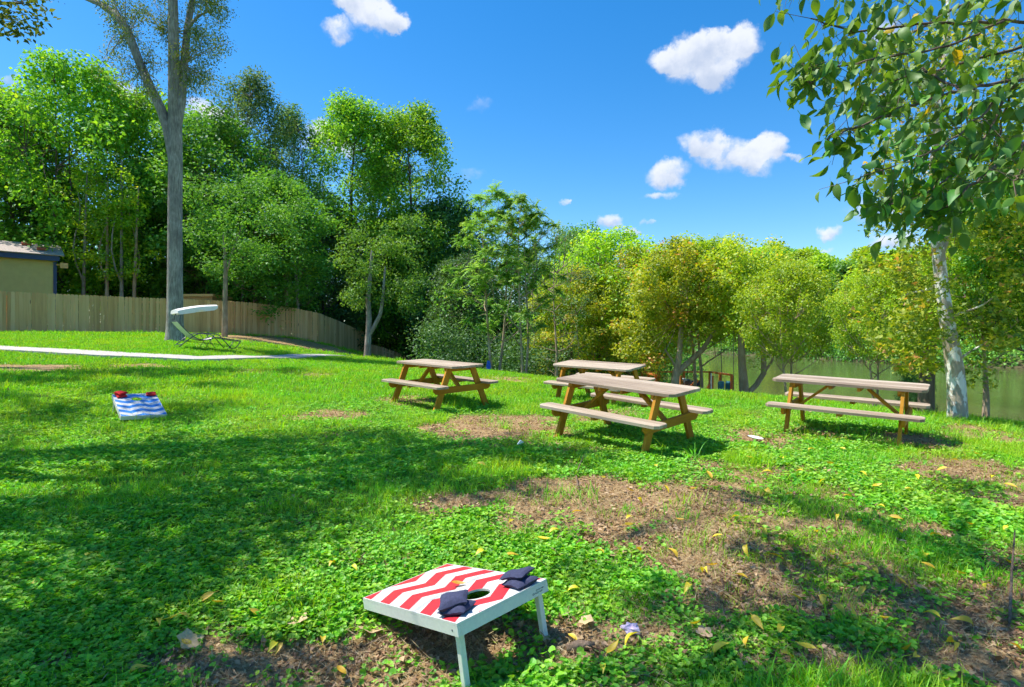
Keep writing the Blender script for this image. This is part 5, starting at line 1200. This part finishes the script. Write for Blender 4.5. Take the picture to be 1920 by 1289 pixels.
def disc(lab, px, py, r, m, name, cat):
    mb = MB(); n = 22; vs = [(0, 0, .004)] + [(r * .62 * cos(2 * pi * i / n), r * .62 * sin(2 * pi * i / n), .004) for i in range(n)] + [(r * cos(2 * pi * i / n) * (1 + .04 * sin(5 * i)), r * sin(2 * pi * i / n), .022) for i in range(n)]
    fs = [(0, 1 + i, 1 + (i + 1) % n) for i in range(n)] + [(1 + i, 1 + n + i, 1 + n + (i + 1) % n, 1 + (i + 1) % n) for i in range(n)]; mb.add(vs, fs); o = mb.obj(name, m, loc=ongrd(px, py, .045), rot=(.12, .1, .4)); tag(o, lab, cat)
disc('white paper plate lying in the grass between the middle and the right tables', 1416, 829, .095, M['paper'], 'paper_plate', 'plate')
mb = MB(); mb.box((0, 0, 0), (.05, .022, .075), None, .003); tag(mb.obj('paper_scrap', M['paper'], loc=ongrd(975, 840, .05), rot=(.3, .6, .5)), 'small white paper scrap in the shaded grass below the middle table', 'scrap')
mb = MB(); rj = random.Random(3); vs = []; nn = 9
for i in range(6):
    for j in range(nn): th_ = pi * (i + .5) / 6; a = 2 * pi * j / nn; q = .04 * rj.uniform(.45, 1.25); vs.append((q * sin(th_) * cos(a) * 1.3, q * sin(th_) * sin(a), q * cos(th_) * .6))
mb.add(vs, [(i * nn + j, i * nn + (j + 1) % nn, (i + 1) * nn + (j + 1) % nn, (i + 1) * nn + j) for i in range(5) for j in range(nn)] + [tuple(range(nn - 1, -1, -1)), tuple(range(5 * nn, 6 * nn))])
tag(mb.obj('crumpled_tissue', M['lilac'], loc=ongrd(1183, 1198, .04), rot=(.2, .1, 0)), 'pale lilac crumpled tissue in the grass right of the red board', 'tissue')
mb = MB(); p = px3(916, 688, 20.6); mb.add([(-.05, 0, .22), (.05, 0, .20), (.075, .03, 0), (.05, .05, -.25), (-.04, .04, -.28), (-.08, 0, 0)], [(0, 5, 2, 1), (5, 4, 3, 2)]); mb.add([(-.05, .06, .22), (.05, .06, .20), (.075, .08, 0), (.05, .09, -.25), (-.04, .09, -.28), (-.08, .05, 0)], [(1, 2, 5, 0), (2, 3, 4, 5)])
tag(mb.obj('blue_bag', M['blue_plastic'], loc=tuple(p)), 'small bright blue bag hanging beside the left airy tree', 'bag')
# coarse clumps
def coarse(seed, n, h, w, rad=.05, lean=.75): return src('coarse_grass', *blades(seed, n, rad, h, w, lean, 5, .6), M['grass'])
CGm = [coarse(300 + k, 34, .20, .011) for k in range(3)]
for k, (px, py, s_, lab) in enumerate(((948, 806, 1.0, 'dark coarse grass clump on the worn patch left of the middle table'), (1245, 850, 1.2, 'light coarse grass clump under the right end of the middle table'), (1300, 862, 1.35, 'spreading coarse grass clump right of the near leg of the middle table'),
      (1185, 822, 1.1, 'coarse grass clump under the middle table'), (1080, 858, 1.1, 'shaded coarse grass clump left of the near leg of the middle table'), (1465, 965, 1.0, 'dark coarse grass clump in the right lawn'), (1485, 1015, .9, 'pale coarse grass clump below the dark one in the right lawn'),
      (1410, 850, 1.1, 'coarse grass clump below the paper plate'), (1570, 812, 1.2, 'coarse grass under the right table'), (1640, 812, 1.2, 'coarse grass behind the near leg of the right table'), (1395, 800, 1.1, 'coarse grass clump left of the right table'), (1850, 830, 1.2, 'coarse grass clump at the crest near the sycamore'),
      (885, 1000, .9, 'bright grass clump above the hole of the red board'), (1895, 880, 1.2, 'coarse grass clump at the right edge beside straw'), (770, 820, 1.1, 'bright coarse clump below the leftmost table'), (1015, 1250, .35, 'thin grass sprout under the red board'))):
    o = link('grass_clump', CGm[k % 3], loc=ongrd(px, py), rot=(0, 0, k)); o.scale = (s_, s_, s_); tag(o, lab, 'grass clump')

# ------------------------------------------------------------------ branch with large leaves hanging into the upper right
def branch():
    t = Tree(55); r = t.r
    root = (4.6, 2.6); z0 = gz(*root)
    def q(px, py, Y): return px3(px, py, Y)
    trunk = [np.array([root[0], root[1], z0 - .3]), np.array([root[0] + .05, root[1], 2.0]), np.array([root[0] - .1, root[1] + .1, 3.6]), np.array([root[0] - .1, root[1] + .2, 6.0])]
    t.w.tube([tuple(p) for p in trunk], [.16, .13, .11, .05], 10, False)
    paths = [  # twigs, in order from the top: points of the picture with their distance
     [(2350, 140, 3.3), (2060, 60, 3.2), (1880, 40, 3.1), (1720, 45, 3.0), (1600, 60, 3.0), (1520, 35, 3.0)],
     [(1880, 40, 3.1), (1780, 90, 2.9), (1640, 110, 2.8), (1540, 130, 2.8), (1492, 130, 2.8)],
     [(2350, 140, 3.3), (2100, 130, 3.0), (1900, 150, 2.8), (1800, 170, 2.7), (1700, 200, 2.7), (1600, 240, 2.7), (1550, 262, 2.7)],
     [(1900, 150, 2.8), (1840, 220, 2.7), (1760, 280, 2.6), (1680, 310, 2.6), (1610, 335, 2.6)],
     [(1900, 150, 2.8), (1860, 240, 2.8), (1800, 320, 2.7), (1740, 360, 2.6), (1690, 375, 2.6), (1650, 390, 2.6)],
     [(2100, 130, 3.0), (1960, 240, 2.8), (1880, 300, 2.7), (1820, 350, 2.6), (1780, 385, 2.6), (1755, 405, 2.6)],
     [(2100, 130, 3.0), (1980, 260, 2.5), (1930, 310, 2.4), (1900, 340, 2.4)],
     [(2060, 60, 3.2), (1960, -10, 3.0), (1850, -20, 2.9), (1700, -10, 2.8), (1560, -10, 2.9)],
     [(1800, 170, 2.7), (1730, 130, 2.9), (1650, 165, 3.0), (1570, 200, 3.0)],
     [(1960, 240, 2.8), (1890, 210, 3.1), (1800, 240, 3.2), (1720, 260, 3.2)],
     [(1960, -10, 3.0), (1700, -60, 3.4), (1560, -45, 3.6), (1460, -15, 3.6)],
     [(1540, 130, 2.8), (1520, 160, 2.8), (1500, 115, 2.9)],
     [(2100, 130, 3.4), (1950, 80, 3.4), (1800, 120, 3.5), (1700, 150, 3.5), (1640, 190, 3.4)], [(2100, 130, 3.2), (1990, 200, 3.2), (1900, 260, 3.2), (1820, 300, 3.2), (1760, 330, 3.2)],
     [(2060, 60, 3.2), (1900, -40, 3.3), (1780, 20, 3.3), (1680, 80, 3.3), (1620, 90, 3.3)], [(1900, 150, 2.8), (1880, 230, 3.0), (1850, 330, 3.0), (1800, 400, 3.0)],
    ]
    t.w.tube([tuple(trunk[2]), tuple(q(2350, 140, 3.3))], [.06, .035], 7, False)
    pts_all = []
    for pth in paths:
        P3 = [q(*p) for p in pth]; V3 = []
        for i in range(len(P3) - 1):
            for k in range(6): V3.append(P3[i] + (P3[i + 1] - P3[i]) * k / 6 + r.normal(0, .004, 3))
        V3.append(P3[-1]); n = len(V3); w0 = .010 if pth[0][0] > 2000 else .0055
        t.w.tube([tuple(p) for p in V3], [w0 * (1 - .8 * i / n) + .0012 for i in range(n)], 6, False)
        for i in range(2, n): pts_all.append((V3[i], V3[i] - V3[i - 1], i / n, pth[0][0]))
    e = empty('overhanging_tree', (root[0], root[1], z0), label='tree at the right edge whose large-leaved branch hangs into the upper right corner', cat='tree')
    LM = [leaf_mesh(400 + k, .098, .052, (.35, .6, .1, .5, .25, .8)[k], M['leaf_large'], 'leaf', (.2, .4, .1, .3, .5, .2)[k]) for k in range(6)]
    b0 = Vector((root[0], root[1], z0)); placed = []
    for (p, d, f, s0) in pts_all:
        m_ = r.poisson(5.6 if f > .25 else 3.8)
        for _ in range(m_):
            o_ = r.normal(0, .068, 3); L = Vector(p + o_); placed.append(L)
            if r.random() < .35: t.w.tube([tuple(p), tuple(p + o_)], [.0018, .0009], 4, False)
    # visible ones as leaves of their own
    def vis(L): u = 960 + L.x / L.y * F; v = 644.5 - (L.z - CH) / L.y * F; return 1440 < u < 1925 and -5 < v < 470
    placed.sort(key=lambda L: (not vis(L), L.y))
    rest = []
    for k, L in enumerate(placed):
        down = Vector((r.normal(-.25, .45), r.normal(0, .45), -1.0 + abs(r.normal(0, .35)))).normalized()
        side = Vector((r.normal(), r.normal(), r.normal() * .5)); side = (side - down * side.dot(down)).normalized(); up = down.cross(side)
        Rm = Matrix((down, side, up)).transposed(); s_ = r.uniform(.48, 1.06); c = L + down * .06 * s_
        if k < 300 and vis(L):
            o = link('leaf', LM[k % 6], e, loc=c - b0, rot=Rm.to_euler()); o.scale = (s_, s_, s_)
        else: rest.append((c - b0, Rm, s_, k % 6))
    mb = MB(); T = []
    for c, Rm, s_, i in rest:
        me = LM[i]; vs = [c + Rm @ (v.co * s_) for v in me.vertices]; mb.add(vs, [tuple(p.vertices) for p in me.polygons]); T += [min(1, max(0, .5 + r.normal(0, .2)))] * len(vs)
    if mb.v:
        me = mb.mesh('more_leaves', M['leaf_large'], True); a = me.attributes.new('tint', 'FLOAT', 'POINT'); a.data.foreach_set('value', T); o = link('foliage', me, e); o['kind'] = 'stuff'
    link('trunk', t.w.mesh('branch_wood', M['bark_brown'], True), e, loc=-b0)
    print('branch leaves', len(placed), 'visible', sum(vis(L) for L in placed))
branch()
print('tris', sum(len(m.polygons) for m in bpy.data.meshes))
